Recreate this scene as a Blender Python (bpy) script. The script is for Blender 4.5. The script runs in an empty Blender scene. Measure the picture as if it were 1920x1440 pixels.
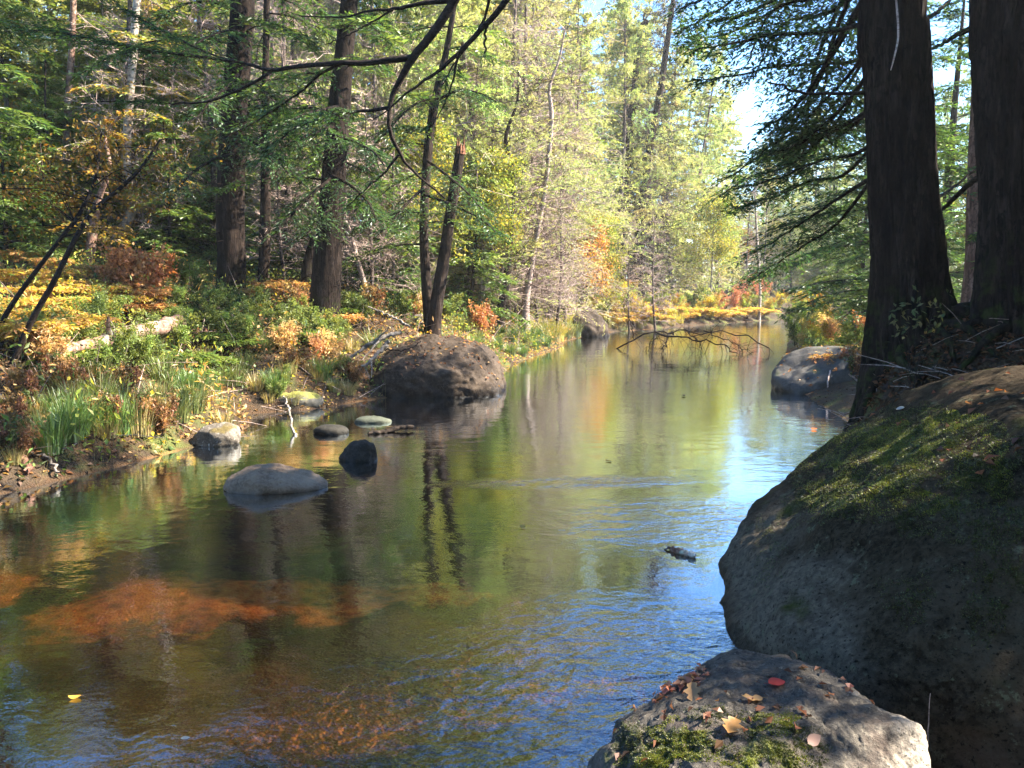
import bpy, bmesh, math, random
import numpy as np
from mathutils import Vector
from mathutils.bvhtree import BVHTree

sc = bpy.context.scene
COL = sc.collection
RAD = math.radians
RNG = np.random.default_rng(7)
HAZE = .0007

# ------------------------------------------------------------------ camera
F = 1450.0; CAMZ = 1.7; PITCH = math.atan(175.0 / F)
cam_d = bpy.data.cameras.new("camera"); cam = bpy.data.objects.new("camera", cam_d); COL.objects.link(cam)
cam.location = (0, 0, CAMZ); cam.rotation_euler = (RAD(90) - PITCH, 0, 0)
cam_d.sensor_width = 36.0; cam_d.lens = 36.0 * F / 1920.0
cam_d.clip_start = 0.05; cam_d.clip_end = 3000
sc.camera = cam

def ray(px, py):
    x = (px - 960) / F; v = (720 - py) / F
    c, s = math.cos(PITCH), math.sin(PITCH)
    return np.array([x, c + v * s, -s + v * c])
def at(px, py, Y):
    d = ray(px, py); return np.array([0, 0, CAMZ]) + d * (Y / d[1])
def on_z(px, py, z=0.0):
    d = ray(px, py); return np.array([0, 0, CAMZ]) + d * ((z - CAMZ) / d[2])

# ------------------------------------------------------------------ noise
_perm = np.random.default_rng(3).permutation(256); _perm = np.concatenate([_perm, _perm, _perm])
_grad = np.random.default_rng(4).normal(size=(256, 3)); _grad /= np.linalg.norm(_grad, axis=1)[:, None]
def perlin(P):
    P = np.asarray(P, float); I = np.floor(P).astype(int); f = P - I; u = f * f * f * (f * (f * 6 - 15) + 10)
    I &= 255; out = 0
    for dx in (0, 1):
        wx = u[:, 0] if dx else 1 - u[:, 0]
        for dy in (0, 1):
            wy = u[:, 1] if dy else 1 - u[:, 1]
            for dz in (0, 1):
                wz = u[:, 2] if dz else 1 - u[:, 2]
                h = _perm[_perm[_perm[I[:, 0] + dx] + I[:, 1] + dy] + I[:, 2] + dz]
                out = out + wx * wy * wz * np.einsum('ij,ij->i', _grad[h], f - np.array([dx, dy, dz]))
    return out * 1.5
def fbm(P, o=4, g=0.5):
    P = np.asarray(P, float); s = 0; a = 1.0
    for k in range(o):
        s = s + a * perlin(P + 17.3 * k); P = P * 2.03; a *= g
    return s
def unit(A):
    A = np.asarray(A, float); return A / np.maximum(np.linalg.norm(A, axis=-1, keepdims=True), 1e-9)

# ------------------------------------------------------------------ meshes
def make_mesh(name, V, Q, C=None, smooth=False, mat=None):
    V = np.ascontiguousarray(V, np.float32); Q = np.ascontiguousarray(Q, np.int32); k = Q.shape[1]
    me = bpy.data.meshes.new(name)
    me.vertices.add(len(V)); me.vertices.foreach_set('co', V.ravel())
    me.loops.add(Q.size); me.loops.foreach_set('vertex_index', Q.ravel())
    me.polygons.add(len(Q)); me.polygons.foreach_set('loop_start', np.arange(0, Q.size, k, dtype=np.int32))
    me.update(calc_edges=True)
    me.polygons.foreach_set('use_smooth', np.full(len(Q), smooth, dtype=bool))
    if C is not None:
        a = me.attributes.new('col', 'FLOAT_COLOR', 'FACE')
        c4 = np.ones((len(Q), 4), np.float32); c4[:, :3] = C; a.data.foreach_set('color', c4.ravel())
    if mat: me.materials.append(mat)
    me.validate(); return me

class MB:
    def __init__(s): s.V = []; s.Q = []; s.C = []; s.n = 0
    def add(s, V, Q, C=None):
        s.V.append(np.asarray(V, float)); s.Q.append(np.asarray(Q, int) + s.n); s.n += len(V)
        s.C.append(np.broadcast_to(np.asarray(C if C is not None else (.2, .2, .2), float), (len(Q), 3)))
        return s
    def mesh(s, name, mat, smooth=False, col=True):
        return make_mesh(name, np.concatenate(s.V), np.concatenate(s.Q), np.concatenate(s.C) if col else None, smooth, mat)

def link(name, me, parent=None, **props):
    o = bpy.data.objects.new(name, me); COL.objects.link(o)
    if parent is not None: o.parent = parent
    for k, v in props.items():
        if v: o[k] = v
    return o
def thing(name, label, cat, loc=(0, 0, 0), rz=0.0, s=1.0, group=None, me=None, part=None):
    o = bpy.data.objects.new(name, me); COL.objects.link(o)
    o.location = loc; o.rotation_euler = (0, 0, rz); o.scale = (s, s, s)
    o['label'] = label; o['category'] = cat
    if group: o['group'] = group
    if me is None: o.empty_display_size = 0.1
    return o
def dup(root, loc, rz=0.0, s=1.0, tilt=(0, 0)):
    r = root.copy(); COL.objects.link(r); r.location = loc; r.rotation_euler = (tilt[0], tilt[1], rz)
    r.scale = (s, s, s) if np.isscalar(s) else s
    for ch in list(root.children):
        c = ch.copy(); COL.objects.link(c); c.parent = r
        for g in list(ch.children):
            d = g.copy(); COL.objects.link(d); d.parent = c
    return r

def smooth_path(pts, n):
    """Catmull-Rom through the rows of pts (any number of columns), n samples."""
    p = np.asarray(pts, float); p = np.vstack([2 * p[0] - p[1], p, 2 * p[-1] - p[-2]])
    k = len(p) - 3; t = np.linspace(0, k - 1e-6, n); i = t.astype(int); f = (t - i)[:, None]
    a, b, c, d = p[i], p[i + 1], p[i + 2], p[i + 3]
    return .5 * (2 * b + (c - a) * f + (2 * a - 5 * b + 4 * c - d) * f ** 2 + (3 * b - a - 3 * c + d) * f ** 3)
def tube(P, R, sides=6, cap=True):
    P = np.asarray(P, float); R = np.broadcast_to(np.asarray(R, float), (len(P),)).copy()
    T = unit(np.gradient(P, axis=0)); k = len(P)
    up = np.array([0, 0, 1.0]) if abs(T[0][2]) < .9 else np.array([1.0, 0, 0])
    U = np.zeros((k, 3)); u = unit(np.cross(T[0], up))
    for i in range(k):
        u = unit(u - T[i] * np.dot(u, T[i])); U[i] = u
    W = np.cross(T, U); th = np.arange(sides) * 2 * math.pi / sides
    V = P[:, None] + R[:, None, None] * (np.cos(th)[None, :, None] * U[:, None] + np.sin(th)[None, :, None] * W[:, None])
    i, j = np.meshgrid(np.arange(k - 1), np.arange(sides), indexing='ij'); j2 = (j + 1) % sides
    Q = np.stack([i * sides + j, (i + 1) * sides + j, (i + 1) * sides + j2, i * sides + j2], -1).reshape(-1, 4)
    V = V.reshape(-1, 3)
    if cap:
        n = len(V); ring = np.arange(sides)
        V = np.vstack([V, P[:1], P[-1:]])
        c0 = [[ring[(2 * m) % sides], n, ring[(2 * m + 2) % sides], ring[(2 * m + 1) % sides]] for m in range(sides // 2)]
        b = (k - 1) * sides
        c1 = [[b + (2 * m) % sides, b + (2 * m + 1) % sides, b + (2 * m + 2) % sides, n + 1] for m in range(sides // 2)]
        Q = np.vstack([Q, c0, c1]) if sides % 2 == 0 else Q
    return V, Q
def twigs(P0, P1, r0, r1, sag=0.0):
    """Many straight-ish thin three-sided twigs at once."""
    n = len(P0); D = unit(P1 - P0); A = unit(np.cross(D, [0.31, 0.17, 0.93])); B = np.cross(D, A)
    mid = (P0 + P1) / 2 + np.array([0, 0, 1.0]) * (sag * np.linalg.norm(P1 - P0, axis=1))[:, None]
    r0 = np.broadcast_to(r0, (n,)); r1 = np.broadcast_to(r1, (n,)); V = []
    for P, r in ((P0, r0), (mid, (r0 + r1) / 2), (P1, r1)):
        for a in (0, 2.094, 4.189):
            V.append(P + r[:, None] * (math.cos(a) * A + math.sin(a) * B))
    V = np.stack(V, 1).reshape(-1, 3); o = np.arange(n)[:, None, None] * 9
    q = np.array([[s * 3 + j, s * 3 + 3 + j, s * 3 + 3 + (j + 1) % 3, s * 3 + (j + 1) % 3] for s in (0, 1) for j in range(3)])
    return V, (o + q[None]).reshape(-1, 4)
def cards(P, D, N, L, W, bend=0.12):
    """Leaf-shaped blades: base, two shoulders, tip; slightly folded."""
    D = unit(D); S = unit(np.cross(D, N)); Nn = np.cross(S, D); n = len(P)
    L = np.broadcast_to(L, (n,))[:, None]; W = np.broadcast_to(W, (n,))[:, None]
    m = P + D * L * .45 + Nn * L * bend * .5
    V = np.stack([P, m + S * W * .5, P + D * L - Nn * L * bend * .4, m - S * W * .5], 1).reshape(-1, 3)
    return V, np.arange(4 * n).reshape(-1, 4)
def pick(cols, n, rng=RNG, jit=.18, mix=True):
    c = np.asarray(cols, float); a = c[rng.integers(0, len(c), n)]
    if mix: b = c[rng.integers(0, len(c), n)]; t = rng.random((n, 1)) * .5; a = a * (1 - t) + b * t
    return np.clip(a * (1 + jit * rng.normal(size=(n, 1))) * (1 + .06 * rng.normal(size=(n, 3))), .004, .9)

# ------------------------------------------------------------------ materials
def new_mat(name):
    m = bpy.data.materials.new(name); m.use_nodes = True; nt = m.node_tree; nt.nodes.clear()
    return m, nt
class G:
    def __init__(s, nt): s.nt = nt
    def __call__(s, typ, **kw):
        n = s.nt.nodes.new(typ); ins = kw.pop('ins', {})
        for k, v in kw.items(): setattr(n, k, v)
        for k, v in ins.items():
            if isinstance(v, bpy.types.NodeSocket): s.nt.links.new(v, n.inputs[k])
            else: n.inputs[k].default_value = v
        return n
    def ramp(s, fac, stops, interp='LINEAR'):
        n = s.nt.nodes.new('ShaderNodeValToRGB'); e = n.color_ramp.elements; n.color_ramp.interpolation = interp
        while len(e) < len(stops): e.new(.5)
        for i, (p, c) in enumerate(stops):
            e[i].position = p; e[i].color = (*c, 1) if len(c) == 3 else c
        s.nt.links.new(fac, n.inputs[0]); return n.outputs[0]
    def noise(s, vec, scale, detail=6, rough=.6, dist=0):
        n = s('ShaderNodeTexNoise', ins={'Vector': vec, 'Scale': scale, 'Detail': detail, 'Roughness': rough, 'Distortion': dist}); return n.outputs[0]
    def mapping(s, vec, scale=(1, 1, 1), rot=(0, 0, 0)):
        return s('ShaderNodeMapping', ins={'Vector': vec, 'Scale': scale, 'Rotation': rot}).outputs[0]
    def mix(s, f, a, b, blend='MIX'):
        n = s('ShaderNodeMix', data_type='RGBA', blend_type=blend)
        for k, v in ((0, f), (6, a), (7, b)):
            if isinstance(v, bpy.types.NodeSocket): s.nt.links.new(v, n.inputs[k])
            else: n.inputs[k].default_value = v if k == 0 else (*v, 1)
        return n.outputs[2]
    def math(s, op, a, b=0.0, clamp=False):
        n = s('ShaderNodeMath', operation=op, use_clamp=clamp)
        for k, v in ((0, a), (1, b)):
            if isinstance(v, bpy.types.NodeSocket): s.nt.links.new(v, n.inputs[k])
            else: n.inputs[k].default_value = v
        return n.outputs[0]
    def out(s, sh, vol=None):
        n = s('ShaderNodeOutputMaterial'); s.nt.links.new(sh, n.inputs[0])

def leaf_material(name, trans=.42, gloss=.05, rough=.45, tint=(1.15, 1.1, .7)):
    m, nt = new_mat(name); g = G(nt)
    a = g('ShaderNodeAttribute', attribute_name='col')
    d = g('ShaderNodeBsdfDiffuse', ins={'Color': a.outputs[0]})
    t = g('ShaderNodeBsdfTranslucent', ins={'Color': g.mix(1.0, a.outputs[0], tint, 'MULTIPLY')})
    s1 = g('ShaderNodeMixShader', ins={0: trans, 1: d.outputs[0], 2: t.outputs[0]})
    gl = g('ShaderNodeBsdfGlossy', ins={'Roughness': rough})
    s2 = g('ShaderNodeMixShader', ins={0: gloss, 1: s1.outputs[0], 2: gl.outputs[0]})
    g.out(s2.outputs[0]); return m
M_NEEDLE = leaf_material('conifer_needles', .5, .04)
M_LEAF = leaf_material('broad_leaves', .48, .02)
M_GRASS = leaf_material('grass_blades', .4, .06)

def bark_material(name, cols, scale=(9, 9, 1.4), bump=.6, lichen=None, moss=None, lines=None):
    m, nt = new_mat(name); g = G(nt); tc = g('ShaderNodeTexCoord').outputs['Object']
    v = g.mapping(tc, scale); n1 = g.noise(v, 1.0, 8, .65, .3); n2 = g.noise(tc, 2.2, 4)
    c = g.ramp(n1, [(.32, cols[0]), (.5, cols[1]), (.68, cols[2])])
    n3 = g.noise(g.mapping(tc, tuple(x * 3.2 for x in scale)), 1.0, 6, .7)
    n4 = g.noise(g.mapping(tc, (scale[0] * 1.2, scale[1] * 1.2, scale[2] * 5)), 1.0, 4, .6, .5); c = g.mix(g.ramp(n4, [(.4, (.8, .8, .8)), (.47, (0, 0, 0))]), c, tuple(x * .6 for x in cols[0]))
    c = g.mix(g.math('MULTIPLY', n2, .35), c, cols[1]); c = g.mix(g.ramp(n3, [(.38, (.75, .75, .75)), (.52, (0, 0, 0))]), c, tuple(x * .5 for x in cols[0]))
    if lichen:
        l = g.ramp(g.noise(tc, 7.0, 6, .7), [(.56, (0, 0, 0)), (.64, (1, 1, 1))]); c = g.mix(l, c, lichen)
    if lines:
        l = g.ramp(g.noise(g.mapping(tc, (2, 2, 22)), 1.0, 3), [(.6, (0, 0, 0)), (.66, (1, 1, 1))]); c = g.mix(l, c, lines)
    if moss:
        z = g('ShaderNodeSeparateXYZ', ins={0: tc}).outputs[2]
        k = g.math('MULTIPLY', g.ramp(z, [(0, (1, 1, 1)), (.75, (0, 0, 0))]), g.ramp(g.noise(tc, 9, 7, .7), [(.5, (0, 0, 0)), (.6, (.8, .8, .8))])); c = g.mix(k, c, moss)
    b = g('ShaderNodeBump', ins={'Height': g.math('ADD', g.math('ADD', n1, g.math('MULTIPLY', n3, .5)), g.math('MULTIPLY', n4, .45)), 'Strength': bump, 'Distance': .035})
    p = g('ShaderNodeBsdfPrincipled', ins={'Base Color': c, 'Roughness': .92, 'Normal': b.outputs[0], 'Specular IOR Level': .07})
    g.out(p.outputs[0]); return m
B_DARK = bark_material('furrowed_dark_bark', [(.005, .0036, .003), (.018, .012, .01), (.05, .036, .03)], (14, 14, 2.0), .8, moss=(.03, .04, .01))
B_MID = bark_material('brown_bark', [(.01, .007, .006), (.032, .022, .018), (.085, .062, .05)], (12, 12, 2), .7)
B_PALE = bark_material('pale_bark', [(.16, .12, .095), (.34, .28, .23), (.5, .44, .37)], (5, 5, 3), .2, lines=(.07, .05, .04))
B_GREY = bark_material('grey_dead_bark', [(.05, .04, .034), (.12, .09, .08), (.26, .21, .19)], (10, 10, 2), .5)
B_TWIG = bark_material('grey_twigs', [(.22, .16, .14), (.36, .27, .235), (.5, .4, .35)], (10, 10, 10), .1)
B_LIMB = bark_material('dark_limb_bark', [(.012, .009, .008), (.035, .026, .022), (.07, .055, .045)], (20, 20, 20), .3)
B_RED = bark_material('reddish_bark', [(.06, .03, .022), (.16, .085, .06), (.3, .19, .15)], (14, 14, 3), .7)
B_LOG = bark_material('pink_brown_log_bark', [(.12, .065, .05), (.24, .145, .11), (.36, .25, .2)], (6, 6, 6), .5, lichen=(.35, .36, .28))
B_DRIFT = bark_material('weathered_driftwood', [(.1, .085, .07), (.22, .185, .155), (.36, .32, .28)], (8, 8, 8), .4)

def rock_material(name, cols, moss=None, moss_lo=.45, moss_z=.35, lichen=None, wet=.12, spec=.3, bump=.5, scale=1.0, stain=None, rough=.8, bare=None, speck=None):
    m, nt = new_mat(name); g = G(nt); tc = g('ShaderNodeTexCoord').outputs['Object']; geo = g('ShaderNodeNewGeometry')
    n1 = g.noise(tc, 3.0 * scale, 8, .65); n2 = g.noise(tc, 26 * scale, 6, .7); n3 = g.noise(tc, 1.1 * scale, 4)
    c = g.ramp(n1, [(.3, cols[0]), (.5, cols[1]), (.72, cols[2])])
    c = g.mix(g.ramp(n2, [(.42, (0, 0, 0)), (.6, (.55, .55, .55))]), c, cols[2])
    vo = g('ShaderNodeTexVoronoi', ins={'Vector': tc, 'Scale': 60 * scale})
    c = g.mix(g.ramp(vo.outputs[0], [(.1, (.5, .5, .5)), (.3, (0, 0, 0))]), c, cols[0])
    if stain:
        c = g.mix(g.ramp(g.noise(tc, 2.3 * scale, 5), [(.5, (0, 0, 0)), (.66, (.8, .8, .8))]), c, stain)
    if bare:   # paler face, ragged at its rim: bare stone, and painted sunlight on the flat rock
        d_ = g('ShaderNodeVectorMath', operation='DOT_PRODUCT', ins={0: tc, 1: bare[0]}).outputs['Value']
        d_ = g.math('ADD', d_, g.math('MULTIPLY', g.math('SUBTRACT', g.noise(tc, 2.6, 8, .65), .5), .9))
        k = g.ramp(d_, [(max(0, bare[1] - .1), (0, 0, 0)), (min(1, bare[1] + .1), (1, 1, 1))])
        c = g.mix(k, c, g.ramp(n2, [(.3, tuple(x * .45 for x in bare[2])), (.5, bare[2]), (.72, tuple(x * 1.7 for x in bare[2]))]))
    if lichen:
        c = g.mix(g.ramp(g.noise(tc, 11 * scale, 7, .75), [(.58, (0, 0, 0)), (.65, (.8, .8, .8))]), c, lichen)
    if speck:
        c = g.mix(g.ramp(g.noise(tc, 30 * scale, 8, .8), [(.55, (0, 0, 0)), (.62, (.85, .85, .85))]), c, speck)
        c = g.mix(g.ramp(g.noise(tc, 55 * scale, 5, .7), [(.36, (.9, .9, .9)), (.44, (0, 0, 0))]), c, tuple(x * .5 for x in cols[0]))
    h = g.math('ADD', g.math('MULTIPLY', n1, .7), g.math('MULTIPLY', n2, .35))
    if moss:
        nz = g('ShaderNodeSeparateXYZ', ins={0: geo.outputs['Normal']}).outputs[2]
        k = g.math('MULTIPLY', g.ramp(nz, [(moss_z, (0, 0, 0)), (min(1, moss_z + .25), (1, 1, 1))]),
                   g.ramp(g.math('ADD', g.math('MULTIPLY', n3, .6), g.math('MULTIPLY', n1, .4)), [(moss_lo, (0, 0, 0)), (moss_lo + .07, (1, 1, 1))]))
        mc = g.ramp(g.noise(tc, 40 * scale, 5, .75), [(.3, tuple(x * .35 for x in moss)), (.55, moss), (.75, tuple(min(1, x * 1.7) for x in moss))])
        c = g.mix(k, c, mc)
        h = g.math('ADD', h, g.math('MULTIPLY', g.math('MULTIPLY', k, g.noise(tc, 60 * scale, 3)), .6))
    z = g('ShaderNodeSeparateXYZ', ins={0: geo.outputs['Position']}).outputs[2]
    wetf = g.ramp(g.math('ADD', z, g.math('MULTIPLY', n1, .06)), [(max(wet * .45, .01), (1, 1, 1)), (max(wet, .02), (0, 0, 0))])
    c = g.mix(g.math('MULTIPLY', wetf, .65), c, tuple(x * .35 for x in cols[0]))
    b = g('ShaderNodeBump', ins={'Height': h, 'Strength': bump, 'Distance': .04})
    r = g.math('SUBTRACT', rough, g.math('MULTIPLY', wetf, .45))
    p = g('ShaderNodeBsdfPrincipled', ins={'Base Color': c, 'Roughness': r, 'Normal': b.outputs[0], 'Specular IOR Level': spec})
    g.out(p.outputs[0]); return m

# ------------------------------------------------------------------ terrain
LSH = np.array([(-60, -8), (-30, 0.5), (-14, 3.6), (-8, 5.2), (-4.3, 6.3), (-3.75, 7.6), (-3.35, 8.7), (-3.3, 9.6), (-3.75, 10.6), (-2.9, 11.0), (-2.3, 11.9),
                (-1.3, 13.0), (-.3, 14.0), (-.25, 16.5), (.5, 20), (1.5, 23.5), (1.8, 26), (3.3, 31), (8.6, 37.5), (15, 45), (25, 52), (50, 58)], float)
RSH = np.array([(50, 50), (27, 46.5), (16, 42), (8.9, 25), (5.3, 15), (4.7, 12), (4.3, 9.5), (3.0, 7.2), (2.5, 5.6), (2.3, 4.2), (2.0, 3.0), (1.2, 1.9), (-.2, 1.2), (-1.5, .7), (-4, 0), (-14, -3), (-30, -8), (-60, -18)], float)
POLY = np.vstack([LSH, RSH])
def seg_dist(P, line):
    best = np.full(len(P), 1e9)
    for a, b in zip(line[:-1], line[1:]):
        ab = b - a; t = np.clip(((P - a) @ ab) / (ab @ ab), 0, 1)
        best = np.minimum(best, np.linalg.norm(P - a - t[:, None] * ab, axis=1))
    return best
def inside(P):
    x, y = P[:, 0], P[:, 1]; r = np.zeros(len(P), bool); n = len(POLY)
    for i in range(n):
        (x1, y1), (x2, y2) = POLY[i], POLY[i - 1]
        if y1 == y2: continue
        r ^= ((y1 > y) != (y2 > y)) & (x < (x2 - x1) * (y - y1) / (y2 - y1) + x1)
    return r
def sstep(a, b, x):
    t = np.clip((x - a) / (b - a), 0, 1); return t * t * (3 - 2 * t)
def height(P):
    P = np.atleast_2d(np.asarray(P, float))[:, :2]
    dl, dr = seg_dist(P, LSH), seg_dist(P, RSH); ins = inside(P); Y = P[:, 1]
    P3 = np.column_stack([P, np.zeros(len(P))])
    n = fbm(P3 * .55, 4); nf = fbm(P3 * 2.6, 3)
    hl = (2.0 * (1 - np.exp(-dl / 3.0)) + .035 * np.minimum(dl, 60)) * (1 - .25 * sstep(18, 26, Y))
    hr_max = .1 + 1.3 * sstep(3.6, 6.0, Y) - .75 * sstep(7.5, 10.5, Y) + .5 * sstep(20, 40, Y)
    hr = hr_max * (1 - np.exp(-dr / (.75 + .9 * sstep(8, 11, Y) - .45 * np.exp(-((Y - 6.3) / .8) ** 2)))) + .03 * np.minimum(dr, 60)
    hr = hr + .1 * np.exp(-((P[:, 0] - 3.9) / .95) ** 2 - ((Y - 6.3) / .8) ** 2) * np.minimum(1, dr / .3)
    d = np.minimum(dl, dr)
    out = np.where(dl < dr, hl, hr) + n * .16 * np.minimum(1, d / 2.5) + nf * .05 * np.minimum(1, d / .6)
    bed = -.42 * (1 - np.exp(-d / 1.1)) - .01 + (n * .1 + nf * .035) * np.minimum(1, d / 1.2)
    return np.where(ins, np.minimum(bed, -.012 - .02 * np.minimum(1, d)), np.maximum(out, .012 + .05 * np.minimum(1, d)))
def hz(x, y): return float(height([[x, y]])[0])
def hit(px, py):
    d = ray(px, py); t = np.concatenate([np.linspace(1.5, 60, 2400), np.linspace(60, 200, 600)]) / d[1]
    P = np.array([0, 0, CAMZ]) + t[:, None] * d; k = np.where(P[:, 2] < np.maximum(height(P), 0))[0]
    return P[k[0]] if len(k) else P[-1]

def axis(lo, mid0, mid1, hi, step, k):
    m = np.arange(mid0, mid1 + step, step); a = [m[-1]]; s = step
    while a[-1] < hi: s *= k; a.append(a[-1] + s)
    b = [m[0]]; s = step
    while b[-1] > lo: s *= k; b.append(b[-1] - s)
    return np.array(b[::-1][:-1] + list(m) + a[1:])
gx = axis(-700, -9, 9, 700, .11, 1.09); gy = axis(-300, -.5, 20, 1200, .11, 1.06)
GX, GY = np.meshgrid(gx, gy); P2 = np.column_stack([GX.ravel(), GY.ravel()]); GZ = height(P2)
nx, ny = len(gx), len(gy); ii, jj = np.meshgrid(np.arange(ny - 1), np.arange(nx - 1), indexing='ij'); o_ = (ii * nx + jj).ravel()
m_ground, nt = new_mat('forest_floor'); g = G(nt); geo = g('ShaderNodeNewGeometry'); pos = geo.outputs['Position']
vo = g('ShaderNodeTexVoronoi', ins={'Vector': g.mapping(pos, (1, 1, .3)), 'Scale': 55.0, 'Randomness': 1.0})
vr = g('ShaderNodeSeparateColor', ins={0: vo.outputs['Color']}).outputs[0]
litter = g.mix(g.noise(pos, 30, 6, .7), (.015, .01, .006), g.ramp(vr, [(0, (.018, .011, .007)), (.25, (.055, .03, .016)), (.45, (.1, .05, .023)), (.62, (.13, .08, .038)), (.8, (.08, .034, .016)), (1, (.17, .11, .052))]))
dirt = g.ramp(g.noise(pos, 5, 7), [(.3, (.015, .011, .008)), (.7, (.06, .04, .024))])
fl = g.mix(g.ramp(g.noise(pos, 1.7, 6), [(.4, (0, 0, 0)), (.58, (1, 1, 1))]), dirt, litter)
mossy = g.ramp(g.noise(pos, .9, 5), [(.52, (0, 0, 0)), (.62, (.8, .8, .8))]); fl = g.mix(mossy, fl, (.07, .085, .02))
bedn = g.noise(g.mapping(pos, (.55, 1.0, 1)), .8, 5, .6, .6)
peb = g('ShaderNodeTexVoronoi', ins={'Vector': pos, 'Scale': 9.0})
bed = g.ramp(bedn, [(.36, (.02, .012, .006)), (.5, (.07, .036, .016)), (.6, (.16, .08, .03)), (.74, (.34, .17, .06))])
def sand(cx, cy, rx, ry, rot=0):
    v = g('ShaderNodeMapping', vector_type='TEXTURE', ins={'Vector': pos, 'Location': (cx, cy, 0), 'Rotation': (0, 0, rot), 'Scale': (rx, ry, 1)}).outputs[0]
    v = g('ShaderNodeVectorMath', operation='MULTIPLY', ins={0: v, 1: (1, 1, 0)}).outputs[0]
    d = g('ShaderNodeVectorMath', operation='LENGTH', ins={0: v}).outputs['Value']
    return g.ramp(g.math('ADD', d, g.math('MULTIPLY', g.math('SUBTRACT', g.noise(pos, 4.5, 8, .7), .5), 2.0)), [(.55, (1, 1, 1)), (1.0, (0, 0, 0))])
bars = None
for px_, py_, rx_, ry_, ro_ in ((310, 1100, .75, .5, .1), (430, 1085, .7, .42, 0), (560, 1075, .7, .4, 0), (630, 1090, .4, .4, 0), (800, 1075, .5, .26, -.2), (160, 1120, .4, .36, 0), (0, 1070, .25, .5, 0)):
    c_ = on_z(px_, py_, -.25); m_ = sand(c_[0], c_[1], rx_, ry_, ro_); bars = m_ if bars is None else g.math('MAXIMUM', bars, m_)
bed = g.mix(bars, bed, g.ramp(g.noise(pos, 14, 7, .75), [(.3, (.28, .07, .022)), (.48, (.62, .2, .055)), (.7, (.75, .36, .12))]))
bed = g.mix(g.ramp(peb.outputs[0], [(.15, (.55, .55, .55)), (.5, (0, 0, 0))]), bed, (.05, .03, .018))
zz = g('ShaderNodeSeparateXYZ', ins={0: pos}).outputs[2]
fc = g.mix(g.ramp(g.math('ADD', g.math('MULTIPLY', zz, 4.0), .5), [(.46, (0, 0, 0)), (.62, (1, 1, 1))]), bed, fl)
bm_ = g('ShaderNodeBump', ins={'Height': g.math('ADD', vo.outputs[0], g.noise(pos, 12, 5)), 'Strength': .6, 'Distance': .03})
g.out(g('ShaderNodeBsdfPrincipled', ins={'Base Color': fc, 'Roughness': .9, 'Normal': bm_.outputs[0], 'Specular IOR Level': .2}).outputs[0])
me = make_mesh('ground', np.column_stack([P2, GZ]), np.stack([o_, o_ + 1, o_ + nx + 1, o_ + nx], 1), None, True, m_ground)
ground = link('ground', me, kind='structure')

# ------------------------------------------------------------------ water
m_water, nt = new_mat('tannin_stream_water'); g = G(nt); pos = g('ShaderNodeNewGeometry').outputs['Position']
sx = g('ShaderNodeSeparateXYZ', ins={0: pos})
def blob(cx, cy, rx, ry, rot=0):
    v = g('ShaderNodeMapping', vector_type='TEXTURE', ins={'Vector': pos, 'Location': (cx, cy, 0), 'Rotation': (0, 0, rot), 'Scale': (rx, ry, 1)}).outputs[0]
    d = g('ShaderNodeVectorMath', operation='LENGTH', ins={0: v}).outputs['Value']
    return g.ramp(d, [(.45, (1, 1, 1)), (1.0, (0, 0, 0))])
fine = g.noise(g.mapping(pos, (1, 1.25, 1), (0, 0, .5)), 15.0, 3, .55)
mid = g.noise(g.mapping(pos, (1, 1.6, 1), (0, 0, -.2)), 4.2, 3, .5, .4)
big = g.noise(g.mapping(pos, (1, 1.4, 1)), 1.1, 2)
patch = g.math('MAXIMUM', blob(.55, 6.75, 1.35, .3, .06), g.math('MULTIPLY', blob(1.1, 5.6, 1.3, .8, .3), .5))
patch = g.math('MAXIMUM', patch, g.math('MULTIPLY', blob(.1, 3.2, 1.5, 1.0, .5), .55))
amp = g.math('ADD', g.math('MULTIPLY', g.ramp(g.noise(pos, .45, 3), [(.35, (.25, .25, .25)), (.65, (1, 1, 1))]), .34), g.math('MULTIPLY', patch, 2.2))
rip = g.math('ADD', g.math('MULTIPLY', g.math('SUBTRACT', fine, .5), .36), g.math('MULTIPLY', g.math('SUBTRACT', mid, .5), .9))
rip = g.math('ADD', rip, g.math('MULTIPLY', g.math('SUBTRACT', g.noise(g.mapping(pos, (1, 1.5, 1), (0, 0, .7)), 36.0, 2), .5), .06))
hgt = g.math('ADD', g.math('MULTIPLY', rip, amp), g.math('MULTIPLY', big, .5))
bp = g('ShaderNodeBump', ins={'Height': hgt, 'Strength': 1.0, 'Distance': .014})
fr = g('ShaderNodeFresnel', ins={'IOR': 1.36, 'Normal': bp.outputs[0]})
gl = g('ShaderNodeBsdfGlossy', ins={'Color': (.84, .92, 1, 1), 'Roughness': .01, 'Normal': bp.outputs[0]})
tr = g('ShaderNodeBsdfTransparent', ins={'Color': (.91, .72, .46, 1)})
g.out(g('ShaderNodeMixShader', ins={0: g.math('MINIMUM', g.math('MULTIPLY', fr.outputs[0], 3.0), .92), 1: tr.outputs[0], 2: gl.outputs[0]}).outputs[0])
wx = np.linspace(-62, 54, 30); wy = np.linspace(-20, 62, 22); WX, WY = np.meshgrid(wx, wy)
i2, j2 = np.meshgrid(np.arange(21), np.arange(29), indexing='ij'); o2 = (i2 * 30 + j2).ravel()
water = link('water', make_mesh('water', np.column_stack([WX.ravel(), WY.ravel(), np.zeros(WX.size)]), np.stack([o2, o2 + 1, o2 + 31, o2 + 30], 1), None, True, m_water), kind='structure')

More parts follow.
